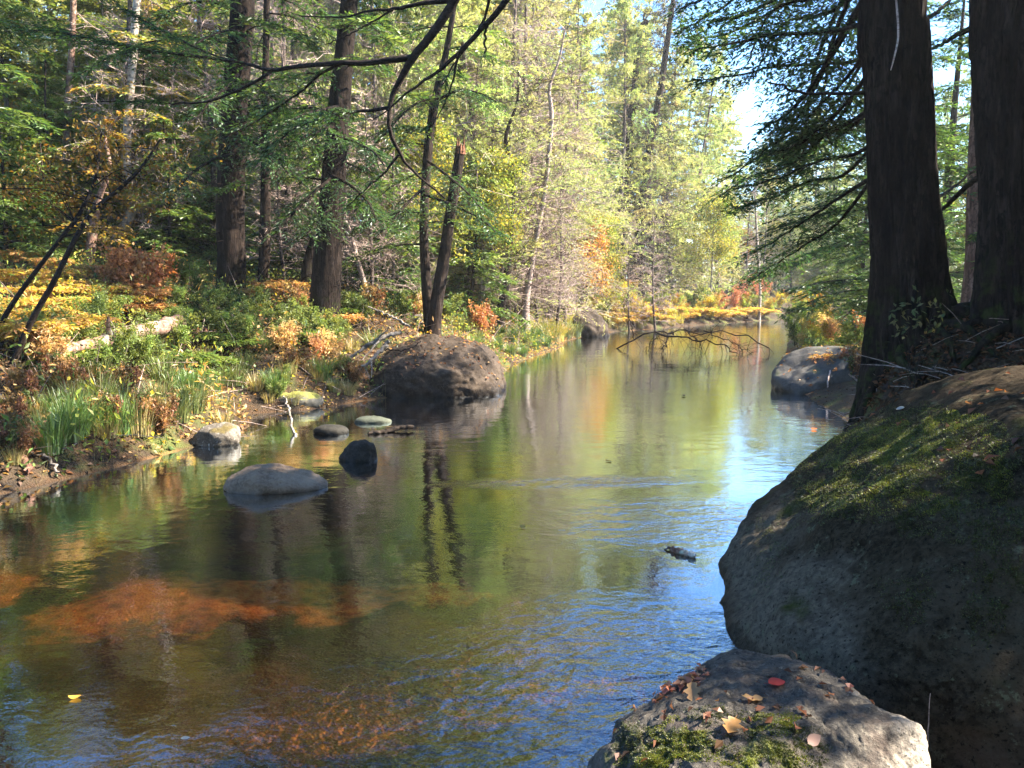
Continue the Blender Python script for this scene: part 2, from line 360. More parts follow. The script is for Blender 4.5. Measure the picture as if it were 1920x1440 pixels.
# ------------------------------------------------------------------ rocks
def rock_mesh(name, size, seed, mat, sub=5, p=2.6, planes=(), nf=7, amp=(.10, .05, .02), rough=3.0, flat=1.0):
    rng = np.random.default_rng(seed); bm = bmesh.new(); bmesh.ops.create_icosphere(bm, subdivisions=sub, radius=1)
    V = np.array([v.co[:] for v in bm.verts]); Q = np.array([[v.index for v in f.verts] for f in bm.faces]); bm.free()
    D = unit(V); R = (np.abs(D) ** p).sum(1) ** (-1 / p); X = D * R[:, None]
    for k in range(nf):
        n = unit(rng.normal(size=3) * [1, 1, .8]); off = rng.uniform(.72, .95); e = X @ n - off
        X = X - n * (np.maximum(e, 0) * .8)[:, None]
    for n, off in planes:
        n = unit(n); e = X @ n - off; X = X - n * ((np.sqrt(e * e + .012) + e) * .5 * .88)[:, None]
    X = X * np.array(size); s = min(size); Nn = unit(D / np.array(size)); q = X / s + seed * 3.1
    X = X + Nn * (s * (amp[0] * fbm(q * .9, 3) + amp[1] * fbm(q * rough, 4) + amp[2] * fbm(q * rough * 5, 4)))[:, None]
    X[:, 2] *= flat
    return make_mesh(name, X, Q, None, True, mat)
RM_BIG = rock_material('mossy_boulder_stone', [(.006, .004, .0022), (.021, .0145, .0085), (.06, .045, .028)], moss=(.035, .042, .006), moss_lo=.56, moss_z=.5, lichen=(.1, .1, .06), stain=(.05, .034, .022), bump=1.0, bare=((-.465, -.05, -.175), .72, (.085, .067, .048)), speck=(.05, .042, .027), spec=.05, rough=.95)
RM_FORE = rock_material('rough_granite', [(.011, .009, .0075), (.034, .028, .024), (.1, .085, .07)], moss=(.1, .115, .01), moss_lo=.56, moss_z=.6, stain=(.07, .045, .035), bump=1.0, wet=.07, scale=1.6, bare=((.9, -.45, 0), .42, (.36, .3, .24)), speck=(.15, .13, .105))  # bare: sunlight on the right end painted in as paler stone
RM_DARK = rock_material('dark_stone', [(.009, .006, .004), (.027, .018, .0125), (.08, .058, .042)], lichen=(.11, .08, .058), bump=.8, wet=.16, spec=.12)
RM_GREY = rock_material('grey_brown_stone', [(.05, .031, .018), (.125, .08, .05), (.22, .155, .105)], bump=.5, wet=.07, spec=.25, rough=.7, scale=1.6)
RM_PALE = rock_material('pale_lichen_stone', [(.03, .024, .018), (.075, .06, .046), (.2, .17, .14)], moss=(.11, .08, .025), moss_lo=.5, lichen=(.5, .5, .46), wet=.05, scale=2)
RM_BLACK = rock_material('wet_black_stone', [(.008, .007, .006), (.02, .018, .015), (.045, .04, .033)], spec=.12, wet=.1, rough=.8, scale=2)
ROCKS = {}
def rock(key, name, label, loc, size, seed, mat, rot=0.0, tilt=(0, 0), cat='rock', **kw):
    o = thing(name, label, cat, loc, 0, 1.0, None, rock_mesh(name, size, seed, mat, **kw)); o.rotation_euler = (tilt[0], tilt[1], rot); ROCKS[key] = o; return o
rock('big', 'boulder', 'huge dark mossy boulder standing at the water edge below the two thick trunks', (3.11, 3.54, .097), (2.175, 1.656, 1.468), 11, RM_BIG, rot=-.238,
     sub=7, p=3.2, nf=0, planes=[((-.642, -.101, .745), .612), ((-.139, -1.23, .815), .719), ((-.93, -.25, .1), .95)], amp=(.11, .032, .012), cat='boulder', rough=2.5)
def slab_mesh(name, rim, centre, mat, seed, na=260, nr=90, ns=34):
    """A flat-topped rock: rim = plan outline with heights (x, y, z), counter-clockwise, centre = (x, y, z) of the top."""
    R = np.array(rim, float); c = np.array(centre, float); th = np.arctan2(R[:, 1] - c[1], R[:, 0] - c[0]); o = np.argsort(th); th, R = th[o], R[o]
    r = np.linalg.norm(R[:, :2] - c[:2], axis=1); t = np.linspace(-math.pi, math.pi, na, endpoint=False); tt = np.concatenate([th - 2 * math.pi, th, th + 2 * math.pi])
    rr = np.interp(t, tt, np.tile(r, 3)); zz = np.interp(t, tt, np.tile(R[:, 2], 3)); V = []
    for i in range(nr + ns):
        f = min(1, (i + .5) / nr); k = max(0, i - nr + 1) / ns; q = rr * (f if k == 0 else 1 + .10 * math.sin(k * 2.6)); edge = .035 * max(0, (f - .86) / .14) ** 2
        V.append(np.column_stack([c[0] + q * np.cos(t), c[1] + q * np.sin(t), c[2] + (zz - c[2]) * f ** 1.7 - edge - .62 * k ** 1.25]))
    V = np.array(V).reshape(-1, 3); n = nr + ns; i, j = np.meshgrid(np.arange(n - 1), np.arange(na), indexing='ij'); j2 = (j + 1) % na
    Q = np.stack([i * na + j, (i + 1) * na + j, (i + 1) * na + j2, i * na + j2], -1).reshape(-1, 4); P = V * 1.0
    V[:, 2] += .03 * fbm(P * 3.2 + seed, 4) + .013 * fbm(P * 11 + seed, 4) + .007 * fbm(P * 34, 3); side = unit((P - c) * [1, 1, 0]); V += side * (.045 * fbm(P * 4.5 + 9, 4) + .012 * fbm(P * 18 + 5, 3))[:, None]
    return make_mesh(name, V - c, Q, None, True, mat)
rim = [on_z(*r) for r in ((1108, 1425, .10), (1158, 1345, .16), (1228, 1300, .20), (1300, 1255, .25), (1380, 1212, .29), (1470, 1220, .31), (1560, 1244, .33), (1640, 1310, .33), (1722, 1368, .31), (1742, 1440, .24), (1690, 1580, .14), (1400, 1680, .12), (1150, 1600, .06))]
cen = on_z(1420, 1370, .345)
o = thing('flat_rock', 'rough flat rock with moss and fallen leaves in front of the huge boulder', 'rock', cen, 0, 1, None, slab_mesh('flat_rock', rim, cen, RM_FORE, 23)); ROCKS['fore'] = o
a = on_z(812, 742)
rock('left', 'boulder', 'broad flat topped dark boulder covered in fallen leaves on the far bank', (a[0] - .05, a[1] + .75, .18), (1.22, 1.0, .78), 31, RM_DARK,
     sub=6, p=2.8, nf=0, planes=[((-.55, -.2, .8), .78), ((.25, -.35, .9), .74), ((.85, -.2, .45), .86)], amp=(.1, .07, .035), cat='boulder', rough=2.0)
a = on_z(1100, 630)
rock('point', 'stone', 'dark pointed stone standing in the water near the sedge clump', (a[0], a[1] + .1, .12), (.86, .7, .92), 44, RM_DARK, sub=5, p=1.7, nf=4, amp=(.14, .08, .03))
a = on_z(505, 925)
rock('swan', 'stone', 'smooth grey brown stone with a pointed pale end sitting in the water', (a[0], a[1] + .22, .02), (.44, .26, .19), 52, RM_GREY, rot=.12, sub=5, p=2.2, nf=0,
     planes=[((.5, -.35, .8), .66), ((.45, .6, .5), .8)], amp=(.10, .04, .015))
a = on_z(672, 866); rock('cone', 'stone', 'small dark pointed stone poking out of the water', (a[0], a[1] + .1, .02), (.21, .16, .2), 61, RM_BLACK, sub=4, p=1.5, nf=9, amp=(.2, .1, .03), tilt=(0, .25))
a = on_z(617, 815); rock('flat1', 'stone', 'low black wet stone barely above the water', (a[0], a[1] + .1, .0), (.21, .14, .1), 62, RM_BLACK, sub=4, nf=3)
a = on_z(697, 793); rock('flat2', 'stone', 'low greenish stone in the shallows below the leaf covered boulder', (a[0], a[1] + .1, .0), (.24, .15, .07), 63,
                         rock_material('greenish_stone', [(.02, .022, .014), (.045, .05, .033), (.08, .085, .06)], wet=.04, scale=2), sub=4, nf=3)
a = on_z(528, 768); rock('long', 'stone', 'long dark stone lying along the shore under yellow moss', (a[0], a[1] + .25, .06), (.54, .26, .17), 64,
                         rock_material('yellow_mossed_stone', [(.02, .02, .018), (.06, .055, .045), (.12, .11, .09)], moss=(.2, .19, .04), moss_lo=.4, moss_z=.6, wet=.12), sub=5, nf=4)
a = on_z(392, 838); rock('pale', 'stone', 'pale lichen spotted stone on the shore beside red leaves', (a[0], a[1] + .16, .06), (.28, .19, .16), 65, RM_PALE, sub=5, nf=4, rot=.3, tilt=(0, -.25))
a = on_z(1560, 738); rock('right', 'boulder', 'dark rounded boulder at the waterline behind the huge boulder', (a[0] + .12, a[1] + .55, .12), (.92, .75, .62), 71,
                          rock_material('dark_damp_stone', [(.02, .018, .016), (.055, .048, .042), (.1, .09, .08)], moss=(.09, .1, .02), moss_lo=.5, moss_z=.7, wet=.14), sub=5, nf=3, planes=[((-.6, -.3, .7), .7)], cat='boulder')
a = at(1570, 668, 14.2); rock('right2', 'stone', 'mossy stone on the low bank above the rounded boulder', (a[0], a[1], a[2] - .15), (.8, .5, .34), 72, RM_BIG, sub=5, nf=3)
a = hit(788, 612); rock('slab', 'stone', 'light grey slab lying behind the leaf covered boulder', (a[0], a[1], a[2] + .12), (.24, .2, .14), 73, RM_PALE, sub=4, nf=5, tilt=(.2, -.3))

# ------------------------------------------------------------------ conifer foliage
DARKG = [(.04, .09, .03), (.05, .105, .028), (.065, .12, .028), (.038, .08, .036)]
MIDG = [(.1, .17, .035), (.125, .19, .04), (.085, .14, .032), (.17, .22, .045)]
YELG = [(.24, .29, .045), (.19, .24, .05), (.3, .33, .06), (.15, .19, .04), (.34, .32, .06)]
PALEG = [(.2, .24, .07), (.26, .27, .08), (.16, .2, .06), (.3, .28, .1)]
GOLD = [(.5, .33, .05), (.46, .25, .035), (.55, .4, .07), (.38, .17, .025), (.3, .28, .05)]
ORNG = [(.5, .24, .09), (.48, .2, .09), (.55, .34, .13), (.4, .15, .07)]
REDC = [(.42, .13, .1), (.48, .19, .11), (.38, .12, .12), (.5, .27, .14)]
YELL = [(.6, .45, .05), (.55, .4, .06), (.62, .5, .1), (.48, .4, .06)]
TAN = [(.5, .32, .14), (.55, .38, .16), (.42, .24, .1), (.52, .27, .12)]
RUST = [(.22, .09, .045), (.16, .07, .035), (.3, .16, .075), (.11, .05, .03), (.36, .22, .11)]
def bough(mbL, path, rng, cols, tl=.5, sp=.08, cl=.12, cw=.03, nc=6, t0=.1, droop=.25, mbW=None, tw=.003, wcol=(.05, .04, .03), keep=1.0, jit=.35):
    path = np.asarray(path, float); seg = np.linalg.norm(np.diff(path, axis=0), axis=1); s = np.concatenate([[0], np.cumsum(seg)]); tot = s[-1]
    n = max(3, int(tot * (1 - t0) / sp)); u = np.sort(rng.uniform(t0, 1, n)) * tot; u = np.repeat(u, 2)
    P = np.stack([np.interp(u, s, path[:, k]) for k in range(3)], 1)
    T = unit(np.stack([np.interp(np.minimum(u + .05, tot), s, path[:, k]) - np.interp(np.maximum(u - .1, 0), s, path[:, k]) for k in range(3)], 1))
    side = np.tile([1.0, -1.0], n); S = unit(np.cross(T, [0, 0, 1.0])) * side[:, None]; m = rng.random(2 * n) < keep
    P, T, S, u = P[m], T[m], S[m], u[m]; k = len(P); t = u / tot
    ln = np.minimum(tl, tot * .5) * (.3 + .7 * np.clip(1.15 - t, 0, 1) * np.clip(t * 3 + .35, 0, 1)) * rng.uniform(.55, 1.2, k)
    D = unit(T * rng.uniform(.35, .9, (k, 1)) + S + rng.normal(0, .16, (k, 3)))
    sag = droop * rng.uniform(.3, 1.5, k)
    if mbW is not None:
        e = P + D * ln[:, None]; e[:, 2] -= sag * ln
        mbW.add(*twigs(P, e, tw, tw * .4, .04), wcol)
    tint = pick(cols, k, rng, .22)
    f = (np.arange(nc)[None] + rng.random((k, nc))) / nc
    X = P[:, None] + D[:, None] * (ln[:, None] * f)[..., None]; X[..., 2] -= (sag * ln)[:, None] * f ** 2
    alt = np.where(rng.random((k, nc)) < .5, 1.0, -1.0); Pp = unit(np.cross(D, [0, 0, 1.0]))
    CD = D[:, None] * .75 + Pp[:, None] * (alt * .65)[..., None] + rng.normal(0, .18, (k, nc, 3)); CD[..., 2] -= sag[:, None] * .6
    N = np.array([0, 0, 1.0]) + rng.normal(0, jit, (k, nc, 3))
    q = k * nc; col = np.repeat(tint, nc, 0) * (1 + .15 * rng.normal(size=(q, 1)))
    mbL.add(*cards(X.reshape(-1, 3), CD.reshape(-1, 3), N.reshape(-1, 3), cl * rng.uniform(.6, 1.3, q), cw * rng.uniform(.7, 1.3, q)), np.clip(col, .005, .9))
def crown_branches(trunk, mbL, mbW, rng, z0, z1, nb, Lmax, cols, rise=.15, droop=.35, shape=1.0, dead=0, limb_r=.025, wcol=(.06, .05, .04), fine=None, **kw):
    """Whorled, drooping branches off a trunk path (rows x,y,z)."""
    trunk = np.asarray(trunk); Z = trunk[:, 2]; h = np.sort(rng.uniform(0, 1, nb))
    for i in range(nb):
        t = h[i]; z = z0 + (z1 - z0) * t
        b = np.array([np.interp(z, Z, trunk[:, 0]), np.interp(z, Z, trunk[:, 1]), z])
        L = Lmax * ((1 - t) ** .75 * .9 + .1) * rng.uniform(.6, 1.15) * (shape + (1 - shape) * min(1, t * 3 + .3)); az = rng.uniform(0, 2 * math.pi)
        d = np.array([math.cos(az), math.sin(az), 0]); q = np.linspace(0, 1, 6)[:, None]; bend = np.array([-d[1], d[0], 0]) * rng.normal(0, .12)
        path = b + d * L * q + np.array([0, 0, 1.0]) * L * (rise * rng.uniform(.3, 1.4) * q - droop * rng.uniform(.6, 1.3) * q ** 2) + bend * L * q ** 2
        if mbW is not None:
            mbW.add(*tube(path, limb_r * (L / Lmax) * np.linspace(1, .2, 6), 4, False), wcol)
        bough(mbL, path, rng, cols, mbW=fine, **kw)
def trunk_mb(mb, path, R, sides=10, n=24, bark=.06, rng=RNG):
    pr = smooth_path(np.column_stack([path, R]), n); V, Q = tube(pr[:, :3], pr[:, 3], sides)
    k = len(V) - 2; ax = np.repeat(pr[:, :3], sides, 0); o = V[:k] - ax; r = np.repeat(pr[:, 3], sides)[:, None]
    V[:k] = ax + o * (1 + bark * fbm(np.column_stack([o[:, 0] * 2.5 / r[:, 0], o[:, 1] * 2.5 / r[:, 0], V[:k, 2] * 1.2 + rng.uniform(0, 50)]), 3))[:, None]
    mb.add(V, Q); return pr
def twig_spray(mb, trunk, rng, z0, z1, nb, Lmax, r=.012, col=(.3, .25, .22), sub=14, rise=.2, sag=-.05, taper=.7):
    """Bare branches with side twigs, for leafless conifers."""
    Z = trunk[:, 2]; t = np.sort(rng.uniform(0, 1, nb)); z = z0 + (z1 - z0) * t
    B = np.stack([np.interp(z, Z, trunk[:, 0]), np.interp(z, Z, trunk[:, 1]), z], 1); az = rng.uniform(0, 6.283, nb)
    L = Lmax * (1 - taper * t) * rng.uniform(.5, 1.1, nb); D = unit(np.stack([np.cos(az), np.sin(az), rise + rng.normal(0, .25, nb)], 1)); E = B + D * L[:, None]
    mb.add(*twigs(B, E, r, r * .4, sag), col)
    f = rng.uniform(.2, 1, (nb, sub)); S = B[:, None] + D[:, None] * (L[:, None] * f)[..., None]; S[..., 2] += (sag * L)[:, None] * 4 * f * (1 - f) * .5
    d2 = unit(D[:, None] * .7 + rng.normal(0, .55, (nb, sub, 3))); e2 = S + d2 * (L[:, None] * rng.uniform(.12, .4, (nb, sub)))[..., None]
    mb.add(*twigs(S.reshape(-1, 3), e2.reshape(-1, 3), r * .6, r * .3), col)
    s3 = (S + (e2 - S) * rng.uniform(.3, .9, (nb, sub, 1))).reshape(-1, 3); d3 = unit(rng.normal(0, 1, s3.shape) + d2.reshape(-1, 3))
    mb.add(*twigs(s3, s3 + d3 * rng.uniform(.08, .3, (len(s3), 1)) * Lmax * .35, r * .45, r * .25), col)

LAND = []   # landmarks for wording labels: (phrase, x, y)
def mark(ph, p): LAND.append((ph, float(p[0]), float(p[1])))

# --- prototypes of background trees, built at the origin and then copied
PROTO = {}
def proto(key, name, cat, mbs):
    r = bpy.data.objects.new(name, None); COL.objects.link(r); r.empty_display_size = .1; r['category'] = cat
    for nm, mb, mat in mbs: link(nm, mb.mesh(nm, mat, nm == 'trunk'), r)
    PROTO[key] = [r, False]
def conifer_proto(key, H, r0, z0, nb, Lmax, cols, seed, bark=B_MID, name='hemlock_tree', cat='tree', **kw):
    rng = np.random.default_rng(seed); t, c = MB(), MB()
    path = np.array([[0, 0, -.3], [rng.normal(0, .1), rng.normal(0, .1), H * .35], [rng.normal(0, .2), rng.normal(0, .2), H * .7], [0, 0, H]])
    pr = trunk_mb(t, path, [r0 * 1.25, r0 * .85, r0 * .5, .015], 8, 16, .05, rng)
    if kw.pop('twigs', 0): twig_spray(t, pr, rng, .8, z0 + 3, 40, 1.9, .011, sub=10, rise=.05)
    crown_branches(pr, c, t, rng, z0, H * .995, nb, Lmax, cols, **kw); proto(key, name, cat, [('trunk', t, bark), ('crown', c, M_NEEDLE)])
conifer_proto('hem1', 16, .2, 1.6, 95, 3.4, DARKG + MIDG, 101, tl=.6, sp=.085, cl=.17, cw=.05, nc=6)
conifer_proto('hem2', 14, .17, .9, 95, 3.2, MIDG + DARKG[:1], 102, tl=.6, sp=.085, cl=.17, cw=.05, nc=6)
conifer_proto('yel1', 17, .13, .8, 120, 3.2, YELG + MIDG[1:2], 103, tl=.65, sp=.09, cl=.24, cw=.08, nc=7, rise=.3, droop=.3, name='conifer_tree', twigs=1, bark=B_GREY)
conifer_proto('yel2', 14, .11, .4, 120, 2.9, YELG + PALEG, 104, tl=.6, sp=.09, cl=.24, cw=.08, nc=7, rise=.35, droop=.25, name='conifer_tree', twigs=1, bark=B_GREY)
conifer_proto('pale1', 17, .12, 1.2, 105, 2.7, PALEG, 105, tl=.55, sp=.1, cl=.22, cw=.06, nc=6, rise=.3, droop=.2, name='conifer_tree', twigs=1, bark=B_GREY)
conifer_proto('small1', 4.2, .05, .3, 60, 1.5, MIDG, 106, tl=.4, sp=.06, cl=.12, cw=.035, nc=6, name='young_hemlock')
conifer_proto('small2', 3.2, .04, .2, 50, 1.3, DARKG + MIDG, 107, tl=.4, sp=.06, cl=.12, cw=.035, nc=6, name='young_hemlock')
for key, H, seed in (('bare1', 13, 111), ('bare2', 9, 112), ('bare3', 5, 113)):
    rng = np.random.default_rng(seed); t, c = MB(), MB()
    pr = trunk_mb(t, np.array([[0, 0, -.3], [rng.normal(0, .12), 0, H * .4], [rng.normal(0, .3), rng.normal(0, .2), H]]), [.012 * H, .008 * H, .012], 8, 14, .05, rng)
    twig_spray(c, pr, rng, .6, H, int(14 * H), .9 + .1 * H, .011, sub=16)
    proto(key, 'bare_tree', 'tree', [('trunk', t, B_GREY), ('twigs', c, B_TWIG)])
def broadleaf(key, H, seed, cols, leaf=(.13, .08), n_leaf=9000, r0=.08, name='maple_tree', bark=B_MID, spread=1.0, z0=.35, lean=(0, 0)):
    rng = np.random.default_rng(seed); t, c = MB(), MB()
    pr = trunk_mb(t, np.array([[0, 0, -.2], [lean[0] * .4, lean[1] * .4, H * .45], [lean[0], lean[1], H]]), [r0, r0 * .7, .01], 8, 12, .05, rng)
    nb = int(10 + H * 4); tt = rng.uniform(z0, .98, nb); az = rng.uniform(0, 6.283, nb); Z = pr[:, 2]; ends = []
    for i in range(nb):
        b = np.array([np.interp(tt[i] * H, Z, pr[:, k]) for k in range(3)]); L = spread * H * .3 * (1.1 - tt[i] * .8) * rng.uniform(.6, 1.2)
        d = np.array([math.cos(az[i]), math.sin(az[i]), rng.uniform(.2, .8)]); q = np.linspace(0, 1, 5)[:, None]
        p = b + d * L * q + rng.normal(0, .05 * L, (5, 3)) * q; t.add(*tube(p, r0 * .3 * np.linspace(1, .2, 5), 4, False)); ends.append(p)
        for _ in range(3):
            s = p[rng.integers(1, 5)]; e = s + unit(d + rng.normal(0, .7, 3)) * L * rng.uniform(.3, .6); w = s + (e - s) * q + rng.normal(0, .02 * L, (5, 3)) * q
            t.add(*tube(w, r0 * .12 * np.linspace(1, .3, 5), 4, False)); ends.append(w)
    E = np.concatenate([e[2:] for e in ends]); k = rng.integers(0, len(E), n_leaf); P = E[k] + rng.normal(0, .1 + .018 * H, (n_leaf, 3))
    base = pick(cols, len(E), rng, .2); D = rng.normal(0, 1, (n_leaf, 3)); D[:, 2] -= .5
    N = rng.normal(0, .6, (n_leaf, 3)) + [0, 0, .8]
    c.add(*cards(P, D, N, leaf[0] * rng.uniform(.6, 1.3, n_leaf), leaf[1] * rng.uniform(.6, 1.3, n_leaf)), np.clip(base[k] * (1 + .2 * rng.normal(size=(n_leaf, 1))), .01, .9))
    proto(key, name, 'tree', [('trunk', t, bark), ('crown', c, M_LEAF)])
broadleaf('gold', 6.5, 121, GOLD + MIDG[:2], n_leaf=8000)
broadleaf('orange', 4.0, 122, ORNG + GOLD[:2], n_leaf=5000, leaf=(.12, .08), name='maple_tree')
broadleaf('lime', 7.5, 123, YELG + YELL[:1], n_leaf=9000, name='birch_tree', bark=B_PALE)
def feather(key, H, seed, cols, n_leaf, R, name='larch_tree', lean=.4):
    rng = np.random.default_rng(seed); t, w, c = MB(), MB(), MB()
    pr = trunk_mb(t, np.array([[0, 0, -.3], [rng.normal(0, .15), rng.normal(0, .15), H * .4], [rng.normal(0, lean), rng.normal(0, lean), H]]), [.009 * H, .006 * H, .012], 8, 16, .05, rng)
    Z = pr[:, 2]; nb = int(9 * H); h = np.sort(rng.uniform(.04, 1, nb)); az = rng.uniform(0, 6.283, nb); L = R * (1.05 - h ** 1.5 * .85) * rng.uniform(.4, 1.15, nb)
    B = np.stack([np.interp(h * H, Z, pr[:, k]) for k in range(3)], 1); D = unit(np.stack([np.cos(az), np.sin(az), .25 + rng.normal(0, .25, nb)], 1)); q = np.linspace(0, 1, 7)
    X = B[:, None] + D[:, None] * (L[:, None] * q)[..., None]; X[..., 2] -= (L * .22)[:, None] * q ** 2; X[:, 1:] += rng.normal(0, .03, (nb, 6, 3)) * R * .5
    for i in range(6): w.add(*twigs(X[:, i], X[:, i + 1], .013 * (1 - i / 7) + .004, .013 * (1 - (i + 1) / 7) + .004))
    m = nb * 15; bi = rng.integers(0, nb, m); qi = rng.uniform(.15, 1, m) * 6; i0 = np.minimum(qi.astype(int), 5); S = X[bi, i0] + (X[bi, i0 + 1] - X[bi, i0]) * (qi - i0)[:, None]
    d = unit(D[bi] * .6 + rng.normal(0, .55, (m, 3))); l = (L[bi] * rng.uniform(.1, .4, m))[:, None]; E = S + d * l; E[:, 2] -= l[:, 0] * .15; w.add(*twigs(S, E, .007, .003))
    k = rng.integers(0, m, n_leaf); f = rng.uniform(.1, 1.05, (n_leaf, 1)); P = S[k] + (E[k] - S[k]) * f + rng.normal(0, .02, (n_leaf, 3)); tint = pick(cols, nb, rng, .2)[bi]
    c.add(*cards(P, d[k] + rng.normal(0, .45, (n_leaf, 3)), rng.normal(0, .5, (n_leaf, 3)) + [0, 0, .8], .115 * rng.uniform(.6, 1.3, n_leaf), .03 * rng.uniform(.6, 1.3, n_leaf)), np.clip(tint[k] * (1 + .15 * rng.normal(size=(n_leaf, 1))), .01, .9))
    proto(key, name, 'tree', [('trunk', t, B_GREY), ('twigs', w, B_TWIG), ('crown', c, M_NEEDLE)])
feather('fea1', 15, 125, [(.34, .4, .14), (.4, .44, .17), (.28, .36, .13), (.42, .41, .17)], 48000, 3.4)
feather('fea2', 13, 126, [(.38, .43, .16), (.32, .4, .14), (.44, .45, .2)], 42000, 3.6)
feather('fea3', 14, 127, [(.38, .36, .18), (.33, .33, .17), (.4, .38, .14)], 12000, 3.2)
# shrubs
def shrub_proto(key, name, cat, H, W, seed, cols, leaf, n_leaf, n_stem=10, bark=B_MID, mat=M_LEAF, up=.5, stemr=.006):
    rng = np.random.default_rng(seed); t, c = MB(), MB(); pts = []; tint = pick(cols, n_stem, rng, .15)
    for i in range(n_stem):
        az = rng.uniform(0, 6.283); r = W * rng.uniform(.2, 1) * .5; e = np.array([math.cos(az) * r, math.sin(az) * r, H * rng.uniform(.6, 1)]); q = np.linspace(0, 1, 6)[:, None]
        b = np.array([math.cos(az), math.sin(az), 0]) * .06
        p = b + (e - b) * np.column_stack([q ** 1.3, q ** 1.3, q]) + rng.normal(0, .03 * H, (6, 3)) * q; p[0, 2] = -.05
        t.add(*tube(p, stemr * np.linspace(1.2, .4, 6), 4, False)); pts.append(p)
        for _ in range(4):
            s = p[rng.integers(2, 6)]; w = s + unit(rng.normal(0, 1, 3) + [0, 0, .6]) * H * rng.uniform(.15, .35) * q; t.add(*tube(w, stemr * .5 * np.linspace(1, .4, 6), 4, False)); pts.append(w)
    E = np.concatenate([p[1:] for p in pts]); own = np.repeat(np.arange(len(pts)) // 5, 5); k = rng.integers(0, len(E), n_leaf)
    P = E[k] + rng.normal(0, .05 * H, (n_leaf, 3)); P[:, 2] = np.maximum(P[:, 2], .02)
    D = rng.normal(0, 1, (n_leaf, 3)) + [0, 0, up]; N = rng.normal(0, .7, (n_leaf, 3)) + [0, 0, .7]
    c.add(*cards(P, D, N, leaf[0] * rng.uniform(.6, 1.3, n_leaf), leaf[1] * rng.uniform(.6, 1.3, n_leaf)), np.clip(tint[own[k]] * (1 + .2 * rng.normal(size=(n_leaf, 1))), .01, .9))
    proto(key, name, cat, [('stems', t, bark), ('foliage', c, mat)])
shrub_proto('bush_green', 'green_shrub', 'shrub', .8, .9, 131, [(.11, .16, .03), (.16, .21, .045), (.08, .13, .03), (.22, .24, .06)], (.06, .022), 3200)
shrub_proto('bush_lime', 'yellow_green_shrub', 'shrub', .65, .8, 132, [(.2, .24, .05), (.26, .27, .06), (.14, .19, .05)], (.06, .026), 2200)
shrub_proto('bush_yellow', 'yellow_shrub', 'shrub', 1.1, 1.5, 133, YELL[:2] + TAN[:1] + YELG[2:3] + GOLD[3:], (.1, .045), 2600)
shrub_proto('bush_orange', 'orange_shrub', 'shrub', .75, .9, 134, ORNG, (.08, .045), 1500)
shrub_proto('bush_red', 'red_shrub', 'shrub', 2.2, 2.2, 135, REDC, (.11, .055), 3800)
shrub_proto('bush_rust', 'brown_leaved_shrub', 'shrub', .55, .8, 136, RUST + TAN[:2] + [(.12, .14, .045), (.16, .15, .05)], (.06, .034), 1500)
shrub_proto('bush_tan', 'brown_shrub', 'shrub', .8, .9, 137, TAN, (.09, .03), 1600)
def fern_proto(key, cols, seed, H=.7, n=14, name='bracken_fern'):
    rng = np.random.default_rng(seed); t, c = MB(), MB()
    for i in range(n):
        az = rng.uniform(0, 6.283); L = H * rng.uniform(.8, 1.4); d = np.array([math.cos(az), math.sin(az), 0]); q = np.linspace(0, 1, 9)[:, None]
        p = d * L * .75 * q + np.array([0, 0, 1.0]) * (H * 1.15 * q - H * .75 * q ** 2.4); t.add(*tube(p, .005 * np.linspace(1, .3, 9), 4, False))
        bough(c, p, rng, cols, tl=.26, sp=.03, cl=.07, cw=.024, nc=6, t0=.2, droop=.2, jit=.25)
    proto(key, name, 'fern', [('stalks', t, B_RED), ('fronds', c, M_LEAF)])
fern_proto('fern_gold', YELL + TAN + GOLD[:2], 141); fern_proto('fern_tan', TAN + ORNG[:1] + GOLD[:1], 142); fern_proto('fern_green', MIDG + YELG[:2], 143, .5)
fern_proto('fern_orange', ORNG + TAN, 144, .55)
def tuft_proto(key, cols, seed, H=.55, n=170, w=.012, name='sedge_tuft', spread=.16, cat='grass tuft'):
    rng = np.random.default_rng(seed); c = MB(); az = rng.uniform(0, 6.283, n); r = spread * np.sqrt(rng.random(n)); out = np.stack([np.cos(az), np.sin(az), 0 * az], 1)
    B = out * r[:, None] - [0, 0, .03]; hh = H * rng.uniform(.5, 1.1, n); lean = rng.uniform(.1, .75, n); S = unit(np.cross(out, [0, 0, 1.0]) + rng.normal(0, .4, (n, 3)) * [1, 1, 0]); V = []
    for f in (0, .4, .75, 1):
        P = B + out * (lean * hh * f ** 1.8)[:, None]; P[:, 2] += hh * (f - .32 * lean * f ** 2.5); ww = w * (1 - f ** 2 * .92) * .5; V += [P - S * ww, P + S * ww]
    V = np.stack(V, 1).reshape(-1, 3); q = np.array([[0, 1, 3, 2], [2, 3, 5, 4], [4, 5, 7, 6]]); Q = (np.arange(n)[:, None, None] * 8 + q[None]).reshape(-1, 4)
    c.add(V, Q, np.repeat(pick(cols, n, rng, .2), 3, 0)); me = c.mesh(name, M_GRASS)
    r_ = bpy.data.objects.new(name, me); COL.objects.link(r_); r_['category'] = cat; PROTO[key] = [r_, False]
tuft_proto('sedge', [(.07, .15, .03), (.1, .19, .04), (.14, .2, .05)], 151, .7, 220, .014)
tuft_proto('sedge_olive', [(.14, .17, .045), (.2, .2, .07), (.09, .13, .035)], 152, .5, 170)
tuft_proto('sedge_tan', [(.4, .3, .12), (.3, .24, .1), (.2, .18, .06)], 153, .45, 130)
tuft_proto('sedge_gold', [(.5, .42, .07), (.42, .36, .07), (.36, .34, .08)], 154, .5, 150)

